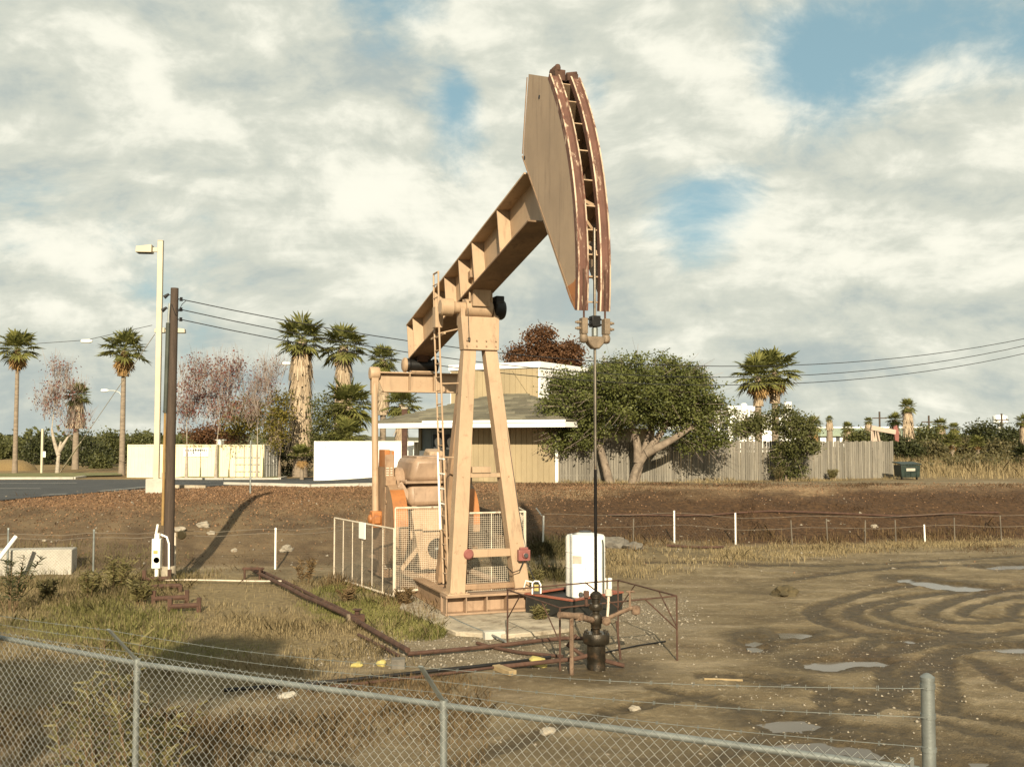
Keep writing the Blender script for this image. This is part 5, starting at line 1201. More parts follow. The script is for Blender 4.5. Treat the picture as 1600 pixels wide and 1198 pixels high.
# ------------------------------------------------------------------ board fence
wf = thing('board_fence', 'long weathered grey board fence behind the round tree', 'fence', (P(870, 750, 48.1).x + .12, 48.1, 0))
fpts = [Vector((wf.location.x, 48.15, 0)), Vector((P(1100, 700, 50.4).x, 50.4, 0)), Vector((P(1393, 700, 54.5).x, 54.5, 0))]
rf = random.Random(9); b = MB(); pbm = MB(); rl = MB()
for a, c in zip(fpts[:-1], fpts[1:]):
    d = c - a; L = d.length; u = d.normalized(); n_ = Vector((u.y, -u.x, 0)); x = 0
    while x < L:
        w_ = rf.uniform(.11, .16); q = a + u * x; z = hz(q.x, q.y); h = 1.93 + rf.uniform(-.04, .05) + (.05 if rf.random() < .1 else 0); o = q - wf.location; ln = rf.uniform(-.012, .012); off = n_ * rf.uniform(0, .018)
        if rf.random() > .008: b.prism([o + off + Vector((0, 0, z - .05)), o + off + u * (w_ - .018) + Vector((0, 0, z - .05)), o + off + u * (w_ - .018 + ln) + Vector((0, 0, z + h)), o + off + u * ln + Vector((0, 0, z + h))], n_ * .018)
        x += w_
    for k in range(int(L / 2.4) + 1):
        q = a + u * min(L - .05, k * 2.4); z = hz(q.x, q.y); o = q - wf.location - n_ * .08; pbm.bb(o + Vector((-.05, -.05, z - .2)), o + Vector((.05, .05, z + 1.9)))
    for zz in (.35, 1.55): rl.bar(a - wf.location - n_ * .03 + Vector((0, 0, hz(a.x, a.y) + zz)), c - wf.location - n_ * .03 + Vector((0, 0, hz(c.x, c.y) + zz)), .04, .09)
b.build('boards', M('grey_board'), wf, smooth=0); rl.build('rail', M('grey_board'), wf)
for k in range(0, len(pbm.v), 8):
    pb = MB(); pb.add(pbm.v[k:k + 8], [(0, 1, 3, 2), (4, 6, 7, 5), (0, 4, 5, 1), (2, 3, 7, 6), (0, 2, 6, 4), (1, 5, 7, 3)]); pb.build('post', M('grey_board'), wf)
dm = thing('dumpster', 'dark green dumpster with a white notice at the end of the board fence', 'dumpster', (P(1417, 740, 52.5).x, 52.5, hz(20.2, 52.5)), R(6))
b = MB(); b.prism([(-.48, -.4, .12), (-.52, -.42, .74), (.52, -.42, .74), (.48, -.4, .12)], (0, .8, 0))
for x in (-.3, 0, .3): b.bb((x - .02, -.44, .15), (x + .02, -.41, .7))
b.build('bin', M('dumpster_green'), dm, bevel=.015)
b = MB(); b.prism([(-.56, -.47, .76), (-.56, .45, .84), (-.56, .45, .90), (-.56, -.47, .81)], (1.12, 0, 0)); b.build('lid', M('dumpster_green'), dm, bevel=.012)
b = MB(); b.bb((-.25, -.45, .44), (.22, -.442, .58)); b.build('notice', M('paper'), dm)
for x in (-.4, .4):
    b = MB(); b.lathe([(.02, -.03), (.06, -.03), (.06, .03), (.02, .03)], (x, -.25, .06), 10, 'X'); b.build('wheel', M('wire_black'), dm)

# ------------------------------------------------------------------ containers
def container(name, label, K, Lpt, depth, top_py, Yt, mat, end_mat, corr=.28, doors=True, amp=.035):
    """Corrugated box: K its near right corner, Lpt its near left corner."""
    d = (K - Lpt); d.z = 0; L = d.length; u = d.normalized(); rot = math.atan2(u.y, u.x); z0 = min(hz(K.x, K.y), hz(Lpt.x, Lpt.y)); h = P(300, top_py, Yt).z - z0
    t_ = thing(name, label, 'container', (Lpt.x, Lpt.y, z0 - .03), rot)
    b = MB(); n = int(L / corr); prof = []
    for k in range(n):
        x = k * L / n; s = L / n; prof += [(x, 0), (x + .35 * s, 0), (x + .5 * s, amp), (x + .85 * s, amp)]
    prof.append((L, 0)); m_ = len(prof)
    vs = [(x, y, .12) for x, y in prof] + [(x, y, h - .1) for x, y in prof]; b.add(vs, [(k, k + 1, k + 1 + m_, k + m_) for k in range(m_ - 1)])
    b.bb((0, -.02, 0), (L, .05, .12)); b.bb((0, -.02, h - .1), (L, .05, h)); b.bb((0, depth - .05, 0), (L, depth, h)); b.bb((0, .05, h - .06), (L, depth - .05, h - .02)); b.bb((0, .05, 0), (.05, depth - .05, h - .07)); b.bb((-.02, -.025, 0), (.08, .06, h + .01))
    b.bb((L - .08, -.025, 0), (L + .02, .06, h + .01)); b.build('body', mat, t_, smooth=0)
    if doors:
        for y0, y1 in ((.07, depth / 2 - .01), (depth / 2 + .01, depth - .06)):
            b = MB(); b.bb((L - .03, y0, .1), (L + .02, y1, h - .1)); dr = b.build('door', end_mat, t_, bevel=.01)
            for f in (.3, .7): b = MB(); y = y0 + (y1 - y0) * f; b.tube([(L + .05, y, .12), (L + .05, y, h - .12)], .025, 6); b.bb((L + .03, y - .1, 1.0), (L + .075, y + .1, 1.07)); b.build('lock_bar', end_mat, dr)
        b = MB(); b.bb((L + .025, depth * .6, 1.15), (L + .035, depth * .68, 1.45)); b.build('notice', M('wall_white'), t_)
    return t_, L, h
K = Vector((P(412, 740, 73).x, 73, 0)); L_ = Vector((P(199, 740, 75).x, 75, 0))
ct, cl, chh = container('shipping_container', 'long cream corrugated shipping container with grey doors at its end behind the car park', K, L_, 2.5, 694, 73, M('container_cream'), M('container_grey'))
b = MB(); b.bb((cl * .42, -.05, chh - .85), (cl * .60, -.03, chh - .25)); sb = b.build('sign_board', M('wall_white'), ct)
b = MB()
rs = random.Random(4)
x = cl * .43
while x < cl * .585: w_ = rs.uniform(.05, .16); b.bb((x, -.056, chh - .48), (x + w_, -.0505, chh - .34)); x += w_ + .05
b.bb((cl * .43, -.056, chh - .66), (cl * .585, -.0505, chh - .63)); b.bb((cl * .43, -.056, chh - .76), (cl * .54, -.0505, chh - .73)); b.build('sign_print', M('galv'), sb)
b = MB()
for x in (cl * .80, cl * .86, cl * .92, cl * .975): b.tube([(x, -.05, .1), (x, -.05, chh - .12)], .03, 6)
for x in (cl * .79, cl * .885):
    for z in (.5, 1.0, 1.5): b.bb((x, -.055, z), (x + cl * .085, -.03, z + .07))
b.build('side_rack', M('container_grey'), ct)
b = MB(); b.bb((cl * .62, .9, chh), (cl * .655, 1.2, chh + .3)); b.bb((cl * .605, .85, chh + .3), (cl * .67, 1.25, chh + .38)); b.build('roof_vent', M('wall_white'), ct)
K = Vector((P(646, 740, 65).x, 65, 0)); L_ = Vector((P(491, 740, 66.5).x, 66.5, 0))
wb, wl, wh_ = container('white_container', 'smooth white storage box standing beside the office porch', K, L_, 2.5, 688.5, 65.6, M('white_paint'), M('white_paint'), 1.2, False, .006)
b = MB()
for k in range(26): b.bb((.15 + k * wl / 26, -.03, wh_ - .07), (.25 + k * wl / 26, -.021, wh_ - .045))
for x in (.7, .95, 4.1, 4.3): b.bb((x, -.01, wh_ - .42), (x + .12, .0, wh_ - .38))
b.build('rivets', M('galv'), wb)

# ------------------------------------------------------------------ distant works
def at_px(px, Y): x = P(px, 690, Y).x; return Vector((x, Y, hz(x, Y)))
def zt(py, Y): return P(800, py, Y).z
q = at_px(1163, 150); pw = thing('white_plant', 'far white industrial plant with stacks beyond the round tree', 'industrial plant', q); o = q.z
b = MB(); r = 10.5 / 1600 * 150 / 2; b.lathe([(r, 0), (r, zt(632, 150) - o), (r * .6, zt(630, 150) - o)], (0, 0, 0), 14); b.build('stack', M('wall_white'), pw)
b = MB(); b.lathe([(.5, 0), (.5, zt(614, 150) - o), (.3, zt(613, 150) - o)], (P(1120, 690, 160).x - q.x, 10, 0), 12); b.build('stack', M('wall_white'), pw)
b = MB(); r = .55; b.lathe([(r, 0), (r, zt(628, 150) - o)], (P(1232, 690, 150).x - q.x, 0, 0), 12); b.build('stack', M('wall_white'), pw)
b = MB(); x0, x1 = P(1138, 690, 155).x - q.x, P(1240, 690, 155).x - q.x; b.bb((x0, 5, 0), (x1 * .35, 12, zt(634, 155) - o)); b.bb((x1 * .3, 6, 0), (x1, 13, zt(648, 155) - o)); b.build('hall', M('wall_white'), pw)
b = MB()
for k in range(6): b.bb((x0 + .3 + k * .6, 4.9, zt(650, 155) - o), (x0 + .6 + k * .6, 4.99, zt(640, 155) - o))
b.build('louvres', M('galv'), pw)
q = at_px(1340, 260); gb_ = thing('long_shed', 'long low building with a pale green roof on the far horizon', 'building', q); o = q.z
xa, xb = P(1225, 690, 260).x - q.x, P(1470, 690, 260).x - q.x
b = MB(); b.bb((xa, 0, 0), (xb, 14, zt(681, 260) - o)); b.build('wall', M('wall_white'), gb_)
b = MB(); b.prism([(xa - .5, -1, zt(681, 260) - o), (xa - .5, -1, zt(680, 260) - o), (xa - .5, 7, zt(667.5, 260) - o), (xa - .5, 15, zt(681, 260) - o)], (xb - xa + 1, 0, 0)); b.build('roof', M('green_roof'), gb_)
b = MB(); b.bb((xa - .6, 6.6, zt(668, 260) - o), (xb + .6, 7.4, zt(666, 260) - o)); b.build('ridge_cap', M('wall_white'), gb_)
b = MB()
for k in range(0, 16, 1): x = xa + (xb - xa) * (k + .3) / 16; b.bb((x, -.05, .2), (x + (xb - xa) / 40, -.01, zt(682.5, 260) - o))
b.build('bay', M('sign_dark'), gb_)
q = at_px(1382, 78); sp2 = thing('small_pumpjack', 'small far pinkish pumpjack peeping over the end of the board fence', 'pumpjack', q); k_ = 78 / 1600; o = q.z
def fq(px, py): return Vector(((px - 1382) * k_, 0, zt(py, 78) - o))
b = MB(); b.bar(fq(1361, 668), fq(1399, 675), .3, .35); b.build('walking_beam', M('pink_steel'), sp2)
b = MB(); b.prism([fq(1396, 668) + Vector((0, -.12, 0)), fq(1401, 664) + Vector((0, -.12, 0)), fq(1404, 676) + Vector((0, -.12, 0)), fq(1403.5, 690) + Vector((0, -.12, 0)), fq(1398, 688) + Vector((0, -.12, 0))], (0, .24, 0)); b.build('horse_head', M('red_steel'), sp2)
for a in ((1366, 690), (1376, 690)): b = MB(); c_ = fq(*a); b.bar((c_.x, 0, 0), fq(1365, 668), .16, .16); b.build('leg', M('pink_steel'), sp2)
b = MB(); b.bar((fq(1383, 0).x, .2, 0), fq(1370, 670), .14, .14); b.bar(fq(1362, 669), (fq(1362, 0).x, 0, 1.2), .12, .12); b.build('pitman_arm', M('pink_steel'), sp2)
for px, top, lab in ((1375, 643, 'dark far power pole with one crossarm above the small far pumpjack'), (1452, 649, 'double far power pole right of the thick shaggy palm'), (1566, 646, 'dark far pole standing beside the white water tower')):
    q = at_px(px, 230); o = q.z; pp = thing('power_pole', lab, 'power pole', q); b = MB(); b.tube([(0, 0, -.3), (0, 0, zt(top, 230) - o)], .2, 6); b.build('pole', M('utility_wood'), pp); b = MB(); b.bar((-1.6, 0, zt(top + 10, 230) - o), (1.6, 0, zt(top + 10, 230) - o), .22, .22); b.build('crossarm', M('utility_wood'), pp)
q = at_px(1563, 320); o = q.z; wt = thing('water_tower', 'small white water tower on the far right horizon', 'water tower', q)
b = MB(); b.lathe([(.8, 0), (.8, zt(662, 320) - o), (2.2, zt(660, 320) - o), (2.2, zt(650, 320) - o), (1, zt(648, 320) - o)], (0, 0, 0), 14); b.build('tank', M('wall_white'), wt); b = MB(); b.lathe([(2.4, zt(661, 320) - o), (3.2, zt(661, 320) - o), (3.2, zt(660, 320) - o), (2.4, zt(660, 320) - o)], (0, 0, 0), 14); b.build('gallery', M('galv'), wt)

# ------------------------------------------------------------------ vegetation
class LB:
    """Collects leaf quads as numpy blocks."""
    def __init__(s, seed): s.r = np.random.default_rng(seed); s.Q = []
    def quads(s, q): s.Q.append(np.asarray(q, np.float32).reshape(-1, 4, 3))
    def cloud(s, cen, n, sig, size, flat=.0):
        cen = np.asarray(cen, float).reshape(-1, 3); k = len(cen) * n; p = np.repeat(cen, n, 0) + s.r.normal(0, 1, (k, 3)) * np.asarray(sig)
        d = s.r.normal(0, 1, (k, 3)); d /= np.linalg.norm(d, axis=1)[:, None] + 1e-9; e = np.cross(d, s.r.normal(0, 1, (k, 3))); e /= np.linalg.norm(e, axis=1)[:, None] + 1e-9
        L = size * s.r.uniform(.6, 1.3, (k, 1)); d, e = d * L, e * L * .32
        s.quads(np.stack([p - d * .5, p + e, p + d * .5, p - e], 1)); return s
    def ribbon(s, a, c, w, ax=None):
        a, c = np.asarray(a, float).reshape(-1, 3), np.asarray(c, float).reshape(-1, 3); d = c - a; ax = s.r.normal(0, 1, d.shape) if ax is None else ax
        e = np.cross(d, ax); e /= np.linalg.norm(e, axis=1)[:, None] + 1e-9; e = e * np.asarray(w).reshape(-1, 1) / 2
        s.quads(np.stack([a - e, a + e, c + e * .5, c - e * .5], 1)); return s
    def build(s, name, mat, parent=None, loc=(0, 0, 0)):
        q = np.concatenate(s.Q); return fast_mesh(name, q.reshape(-1, 3), np.arange(len(q) * 4).reshape(-1, 4), mat, parent, loc)
def palm(label, px, py, Y, rpx, trunk_r, skirt_py=None, base_py=None, seed=0, dead=.16, group=None, droop=1.0, name='palm_tree', skirt_mat='skirt', n_fr=46, skirt_r=None, leaf='frond', lean=0):
    c = P(px, py, Y); gx_ = P(px - lean, py, Y).x; gz = hz(gx_, Y); t_ = thing(name, label, 'palm tree', (gx_, Y, gz), 0, group); rad = rpx * 1.1 / 1600 * Y; c = c - t_.location
    rng = np.random.default_rng(seed); up = np.array([0, 0, 1.0]); fr, dd = LB(seed), LB(seed + 1)
    for i in range(n_fr):
        az = i * 2.39996 + rng.uniform(-.3, .3); f = (i + .5) / n_fr; el = R(84) - f ** .8 * R(150) * droop + rng.normal(0, R(7)); tgt = fr
        if f > 1 - dead: el = R(-58) - rng.uniform(0, R(25)); tgt = dd
        d = np.array([math.cos(az) * math.cos(el), math.sin(az) * math.cos(el), math.sin(el)]); side = np.cross(d, up); side /= np.linalg.norm(side) + 1e-9; nr = np.cross(side, d)
        scl = rad * rng.uniform(.82, 1.08) * (.8 if el < R(-50) else 1); Lp, Lf = scl * .50, scl * .54; hub = np.array(c) + d * Lp - up * .04 * scl; n = 15; ang = np.linspace(-1, 1, n) * R(112)
        sdv = d[None] * np.cos(ang)[:, None] + side[None] * np.sin(ang)[:, None]; Ls = Lf * (.62 + .38 * np.cos(ang / 1.6)) * rng.uniform(.85, 1.1, n)
        mid = hub + sdv * (Ls * .55)[:, None] - nr * 0 + nr[None] * (.10 * Lf * np.abs(np.sin(ang)))[:, None]; tip = hub + sdv * Ls[:, None] - up[None] * (Ls * rng.uniform(.0, .24, n))[:, None]
        pw_ = np.cross(sdv, nr[None] + rng.normal(0, .35, (n, 3))); pw_ /= np.linalg.norm(pw_, axis=1)[:, None]; ww = (Ls * .075)[:, None]
        tgt.quads(np.stack([np.repeat(hub[None], n, 0), mid + pw_ * ww, tip, mid - pw_ * ww], 1)); tgt.ribbon(np.array(c)[None], hub[None], [scl * .03])
    b = MB(); ztop = c.z; nseg = 8; pts = [Vector((c.x * (k / nseg) ** 1.5, 0, -.3 + (ztop + .2) * k / nseg)) for k in range(nseg + 1)]
    b.tube(pts, [trunk_r * (1.25 - .4 * k / nseg) if k else trunk_r * 1.5 for k in range(nseg + 1)], 10); b.build('trunk', M('palm_trunk'), t_)
    fr.build('crown', M(leaf), t_)
    if skirt_py:
        z1 = zt(skirt_py, Y) - gz; sr = skirt_r or trunk_r * 2.2; n = int(240 * (ztop - z1) / max(.5, sr) * .5) + 120; z = rng.uniform(z1, ztop, n); az = rng.uniform(0, 2 * math.pi, n); prof = np.interp((z - z1) / (ztop - z1), [0, .12, .5, .85, 1], [.78, 1.0, .92, .85, .5]) * sr * (1 + .15 * rng.normal(0, 1, n))
        L = rng.uniform(.5, 1.1, n) * max(.5, sr) * 1.5; a = np.stack([c.x * z / ztop + np.cos(az) * prof * .72, np.sin(az) * prof * .72, z], 1); e = np.stack([c.x * z / ztop + np.cos(az + rng.normal(0, .12, n)) * prof, np.sin(az) * prof, z - L], 1)
        e[:, 2] = np.maximum(e[:, 2], z1 - .35 * sr); sk = LB(seed + 2); sk.ribbon(a, e, rng.uniform(.05, .16, n) * max(.5, sr) * 1.4, np.stack([np.cos(az), np.sin(az), 0 * az], 1)); sk.build('dead_skirt', M(skirt_mat), t_)
        b = MB(); b.tube([(c.x * z1 / ztop, 0, z1 - .1 * sr), (c.x * z1 / ztop, 0, z1 + .05), (c.x * .95, 0, ztop)], [sr * .3, sr * .66, sr * .45], 10); b.build('skirt_core', M('palm_trunk'), t_)
    if dd.Q: dd.build('dead_fronds', M('frond_dead'), t_)
    return t_
palm('tall slim fan palm with a bare trunk standing farthest to the left', 28, 545, 85, 36, .17, 575, None, 1, .3, skirt_mat='frond_dead', skirt_r=.35)
palm('tall slim fan palm just left of the cream lamp post', 194, 548, 80, 40, .19, 585, None, 2, .3, skirt_mat='frond_dead', skirt_r=.42)
palm('shorter fan palm half hidden behind the bare pink tree', 120, 618, 95, 24, .25, 665, None, 3, .2, skirt_r=.8)
palm('stout shaggy palm with the thickest pale skirt behind the containers', 471, 530, 76, 43, .42, 706, None, 4, .18, skirt_r=.92)
palm('shaggy palm with a thick pale skirt, next to the right of the stoutest one', 537, 540, 78, 40, .40, 694, None, 5, .16, skirt_r=.74)
palm('smaller dark palm crown showing above the left end of the equalizer beam', 599, 562, 80, 27, .22, 645, None, 6, .12, skirt_r=.5)
palm('low bushy palm in front of the pair of shaggy palms', 546, 632, 73, 44, .24, 668, None, 7, .2, droop=1.05, n_fr=56, skirt_r=.45)
palm('lowest bushy palm, its fronds spreading just above the white box', 545, 680, 71, 33, .2, None, None, 8, .08, droop=.8)
palm('palm crown showing between the pitman arm and the shingle roof', 628, 632, 76, 33, .2, 690, None, 9, .1, skirt_r=.5)
palm('young palm growing in the gap between the two containers', 472, 712, 70, 22, .12, None, None, 10, .1, droop=.7)
palm('left one of the twin palms rising behind the ivy covered bush', 1184, 588, 63, 42, .20, 632, None, 11, .3, skirt_r=.30, skirt_mat='skirt', droop=1.1, n_fr=46)
palm('right one of the twin palms rising behind the ivy covered bush', 1210, 580, 64, 45, .20, 628, None, 12, .3, skirt_r=.30, skirt_mat='skirt', droop=1.1, n_fr=48)
palm('tall shaggy palm with a thick pale skirt beyond the end of the board fence', 1418, 636, 92, 15, .35, 693, None, 13, .2, skirt_r=.55)
palm('dark palm crown right above the small far pumpjack', 1398, 656, 96, 14, .3, 690, None, 14, .15, skirt_r=.5)
palm('palm peeping over the fence just right of the ivy covered bush', 1271, 664, 88, 17, .3, 690, None, 15, .15, skirt_r=.4, skirt_mat='frond_dead')
palm('palm peeping over the middle of the right stretch of board fence', 1325, 669, 98, 12, .3, 690, None, 16, .15, skirt_r=.55)
palm('tiny far palm with a bare trunk left of the long green roof', 1296, 655, 160, 7, .45, 670, None, 17, .2, skirt_r=.6)
palm('tiny far palm with a bare trunk rising over the long green roof', 1357, 658, 160, 8, .45, 672, None, 18, .2, skirt_r=.6)
palm('medium far palm left of the pair among the scrub', 1469, 664, 105, 14, .3, 690, None, 19, .15, skirt_r=.6)
palm('smaller far palm right of its taller neighbour in the scrub', 1491, 669, 112, 11, .3, 690, None, 20, .15, skirt_r=.4)
palm('low spreading palm without a trunk among the scrub', 1488, 690, 92, 17, .2, None, None, 21, .12, droop=.8)
palm('low yellowish palm in the scrub towards the right edge', 1527, 692, 92, 15, .2, None, None, 22, .12, droop=.8)
palm('dark low palm clump nearest to the right edge', 1598, 712, 72, 22, .15, None, None, 23, .1, droop=.75, leaf='leaf_dark')
palm('far palm cut by the right edge of the view', 1599, 658, 105, 14, .3, 690, None, 24, .15, skirt_r=.4)
palm('dull palm crown low between the yellow tree and the stoutest palm', 432, 655, 78, 24, .3, 700, None, 25, .35, skirt_r=.7)

def broad_tree(label, name, cat, base_px, Y, lobes, n_cl, per, sig, leaf, mat, trunk_mat='bark_grey', seed=0, trunk_r=.16, stems=None, twigs=0, depth=.8, shell=.55, group=None, twig_w=.02, base_py=None, twig_up=False):
    """lobes: (px, py, rx px, rz px): the crown's lumps; clusters of leaves fill their outer shells."""
    rng = np.random.default_rng(seed); gx_ = P(base_px, 700, Y).x; o = Vector((gx_, Y, hz(gx_, Y))); t_ = thing(name, label, cat, o, 0, group); k = Y / 1600; cen = []
    area = np.array([l[2] * l[3] for l in lobes], float); area /= area.sum()
    for (lx, ly, rx, rz), f in zip(lobes, area):
        n = max(4, int(n_cl * f)); d = rng.normal(0, 1, (n, 3)); d /= np.linalg.norm(d, axis=1)[:, None]; rr = rng.uniform(shell, 1.0, (n, 1)); c = P(lx, ly, Y) - o
        dy = rng.uniform(-.3, .3) * rx * k * depth
        cen.append(np.array([c.x, dy, c.z]) + d * rr * np.array([rx * k, rx * k * depth, rz * k]))
    cen = np.concatenate(cen); cen = cen[cen[:, 2] > .15]; b = MB(); ctr = cen.mean(0); fork = Vector((0, 0, max(.3, cen[:, 2].min() * .6)))
    if stems is None: stems = [[(0, 0, -.2), tuple(fork)]]
    ends = []
    for st in stems:
        pts = [Vector(p) for p in st]; rad = [trunk_r * (1.2 - .75 * i / max(1, len(pts) - 1)) for i in range(len(pts))]; b.tube(smooth_path(pts, 2) if len(pts) > 2 else pts, [trunk_r * (1.2 - .75 * i / max(1, (len(smooth_path(pts, 2)) if len(pts) > 2 else len(pts)) - 1)) for i in range(len(smooth_path(pts, 2)) if len(pts) > 2 else len(pts))], 9); ends.append((pts[-1], rad[-1]))
    tg = cen[rng.permutation(len(cen))[:26]]; nodes = [(e, r_) for e, r_ in ends]
    for p in tg:
        p = Vector(p); e, r_ = min(nodes, key=lambda n_: (n_[0] - p).length + .0 * n_[1]); r_ = max(.012, min(r_ * .62, trunk_r * .45)); m1 = e.lerp(p, .5) + Vector((rng.normal(0, .12), rng.normal(0, .12), .12 * (p - e).length * .5)); b.tube([e, m1, p], [r_, r_ * .7, r_ * .35], 6); nodes.append((m1, r_ * .8)); nodes.append((p, r_ * .5))
    b.build('trunk', M(trunk_mat), t_)
    lb = LB(seed + 50); lb.cloud(cen, per, (sig, sig, sig * .8), leaf); lb.build('crown', M(mat), t_)
    if twigs:
        tw = LB(seed + 60); a = cen[rng.integers(0, len(cen), twigs)]; org = np.array([[n_[0].x, n_[0].y, n_[0].z] for n_ in nodes]); j = rng.integers(0, len(org), twigs)
        if twig_up: e = a + rng.normal(0, .3, a.shape) + np.array([0, 0, .5]); a = a - np.array([0, 0, .5])
        else: e = a + (a - ctr) * .18 + rng.normal(0, .28, a.shape); a = a + (ctr - a) * rng.uniform(.1, .4, (twigs, 1))
        tw.ribbon(a, e, np.full(twigs, twig_w)); tw.build('twigs', M('twig_grey'), t_)
    return t_
broad_tree('wide round topped evergreen tree with forked grey trunks in front of the board fence', 'evergreen_tree', 'tree', 985, 48.0,
    [(985, 618, 122, 50), (1010, 598, 92, 44), (1040, 640, 60, 26), (950, 605, 62, 40), (895, 636, 50, 48), (1078, 625, 40, 55), (1116, 660, 36, 40), (880, 600, 26, 24), (1090, 685, 40, 20), (892, 680, 44, 24), (935, 665, 40, 16)], 720, 95, .24, .13, 'leaf_olive', 'bark_grey', 31, .20,
    stems=[[(0, 0, -.3), (.25, -.1, .7), (.75, -.2, 1.5), (1.5, -.1, 2.4), (2.1, .1, 3.6), (2.4, .2, 4.6)], [(.1, 0, -.3), (.5, .1, 1.1), (.9, .2, 2.2), (1.2, .3, 3.4)], [(.35, -.1, 1.0), (.3, -.2, 2.0), (-.1, -.2, 3.0), (-.5, -.1, 4.0)], [(.7, -.2, 1.4), (1.7, -.4, 1.9), (2.8, -.4, 2.6)], [(-.9, 0, -.3), (-1.2, 0, .9), (-1.5, .1, 2.0), (-2.2, .1, 3.1)]], twigs=1500, depth=.75, shell=.6)
broad_tree('bushy ivy covered shrub leaning on the board fence under the twin palms', 'ivy_bush', 'bush', 1228, 50.6, [(1242, 682, 36, 36), (1222, 655, 28, 22), (1226, 718, 20, 26), (1262, 690, 17, 20), (1238, 735, 28, 10)], 150, 75, .17, .12, 'leaf_bush', 'bark_grey', 32, .10, twigs=200)
broad_tree('dark red leaved tree rising behind the upper storey', 'red_tree', 'tree', 852, 78, [(846, 538, 26, 30), (884, 560, 30, 26), (815, 560, 22, 20), (855, 575, 55, 25)], 210, 80, .32, .20, 'leaf_red', 'bark_grey', 33, .22)
broad_tree('bare pink tree with a pale forked trunk at the left verge', 'sycamore_tree', 'tree', 90, 82, [(95, 610, 42, 44), (112, 655, 34, 24), (75, 625, 26, 30), (95, 575, 26, 24)], 190, 5, .32, .17, 'leaf_pink', 'bark_pale', 34, .16, twigs=850, twig_w=.025, stems=[[(0, 0, -.2), (.1, 0, 1.7), (.25, 0, 2.6)], [(.1, 0, 1.5), (-.3, 0, 2.6), (-.5, 0, 3.6)], [(.12, 0, 1.8), (.8, .1, 3.0)]], shell=.2, twig_up=True)
broad_tree('bare reddish tree on a thin trunk just right of the utility pole', 'sycamore_tree', 'tree', 292, 70.5, [(300, 612, 36, 46), (292, 640, 28, 28), (310, 575, 22, 24)], 190, 9, .28, .15, 'leaf_pink', 'bark_pale', 35, .12, twigs=700, twig_w=.022, shell=.2, twig_up=True)
broad_tree('tallest bare reddish tree before the middle of the cream container', 'sycamore_tree', 'tree', 338, 70, [(345, 600, 40, 50), (345, 640, 34, 28), (365, 575, 24, 26)], 230, 9, .28, .15, 'leaf_pink', 'bark_pale', 36, .12, twigs=950, twig_w=.022, shell=.2, twig_up=True)
broad_tree('grey bare tree with few leaves before the container doors', 'sycamore_tree', 'tree', 402, 71, [(405, 605, 34, 46), (420, 580, 24, 26), (395, 640, 26, 26)], 200, 3, .28, .14, 'leaf_pink', 'bark_pale', 37, .10, twigs=1000, twig_w=.02, shell=.2, twig_up=True)
broad_tree('yellow green leafy tree rising behind the cream container', 'leafy_tree', 'tree', 386, 82, [(385, 645, 36, 26), (365, 662, 24, 18), (405, 660, 22, 20)], 110, 38, .28, .18, 'leaf_yellow', 'bark_grey', 38, .14)
broad_tree('olive bush with yellowing leaves left of the stoutest palm', 'leafy_tree', 'tree', 437, 72, [(440, 640, 22, 36), (430, 680, 20, 22)], 70, 34, .28, .17, 'leaf_yellow', 'bark_grey', 39, .12, twigs=250)
broad_tree('grey green tree between the two shaggy palms', 'leafy_tree', 'tree', 505, 72, [(505, 640, 18, 34), (505, 680, 22, 25)], 60, 50, .3, .17, 'leaf_bush', 'bark_grey', 40, .12)
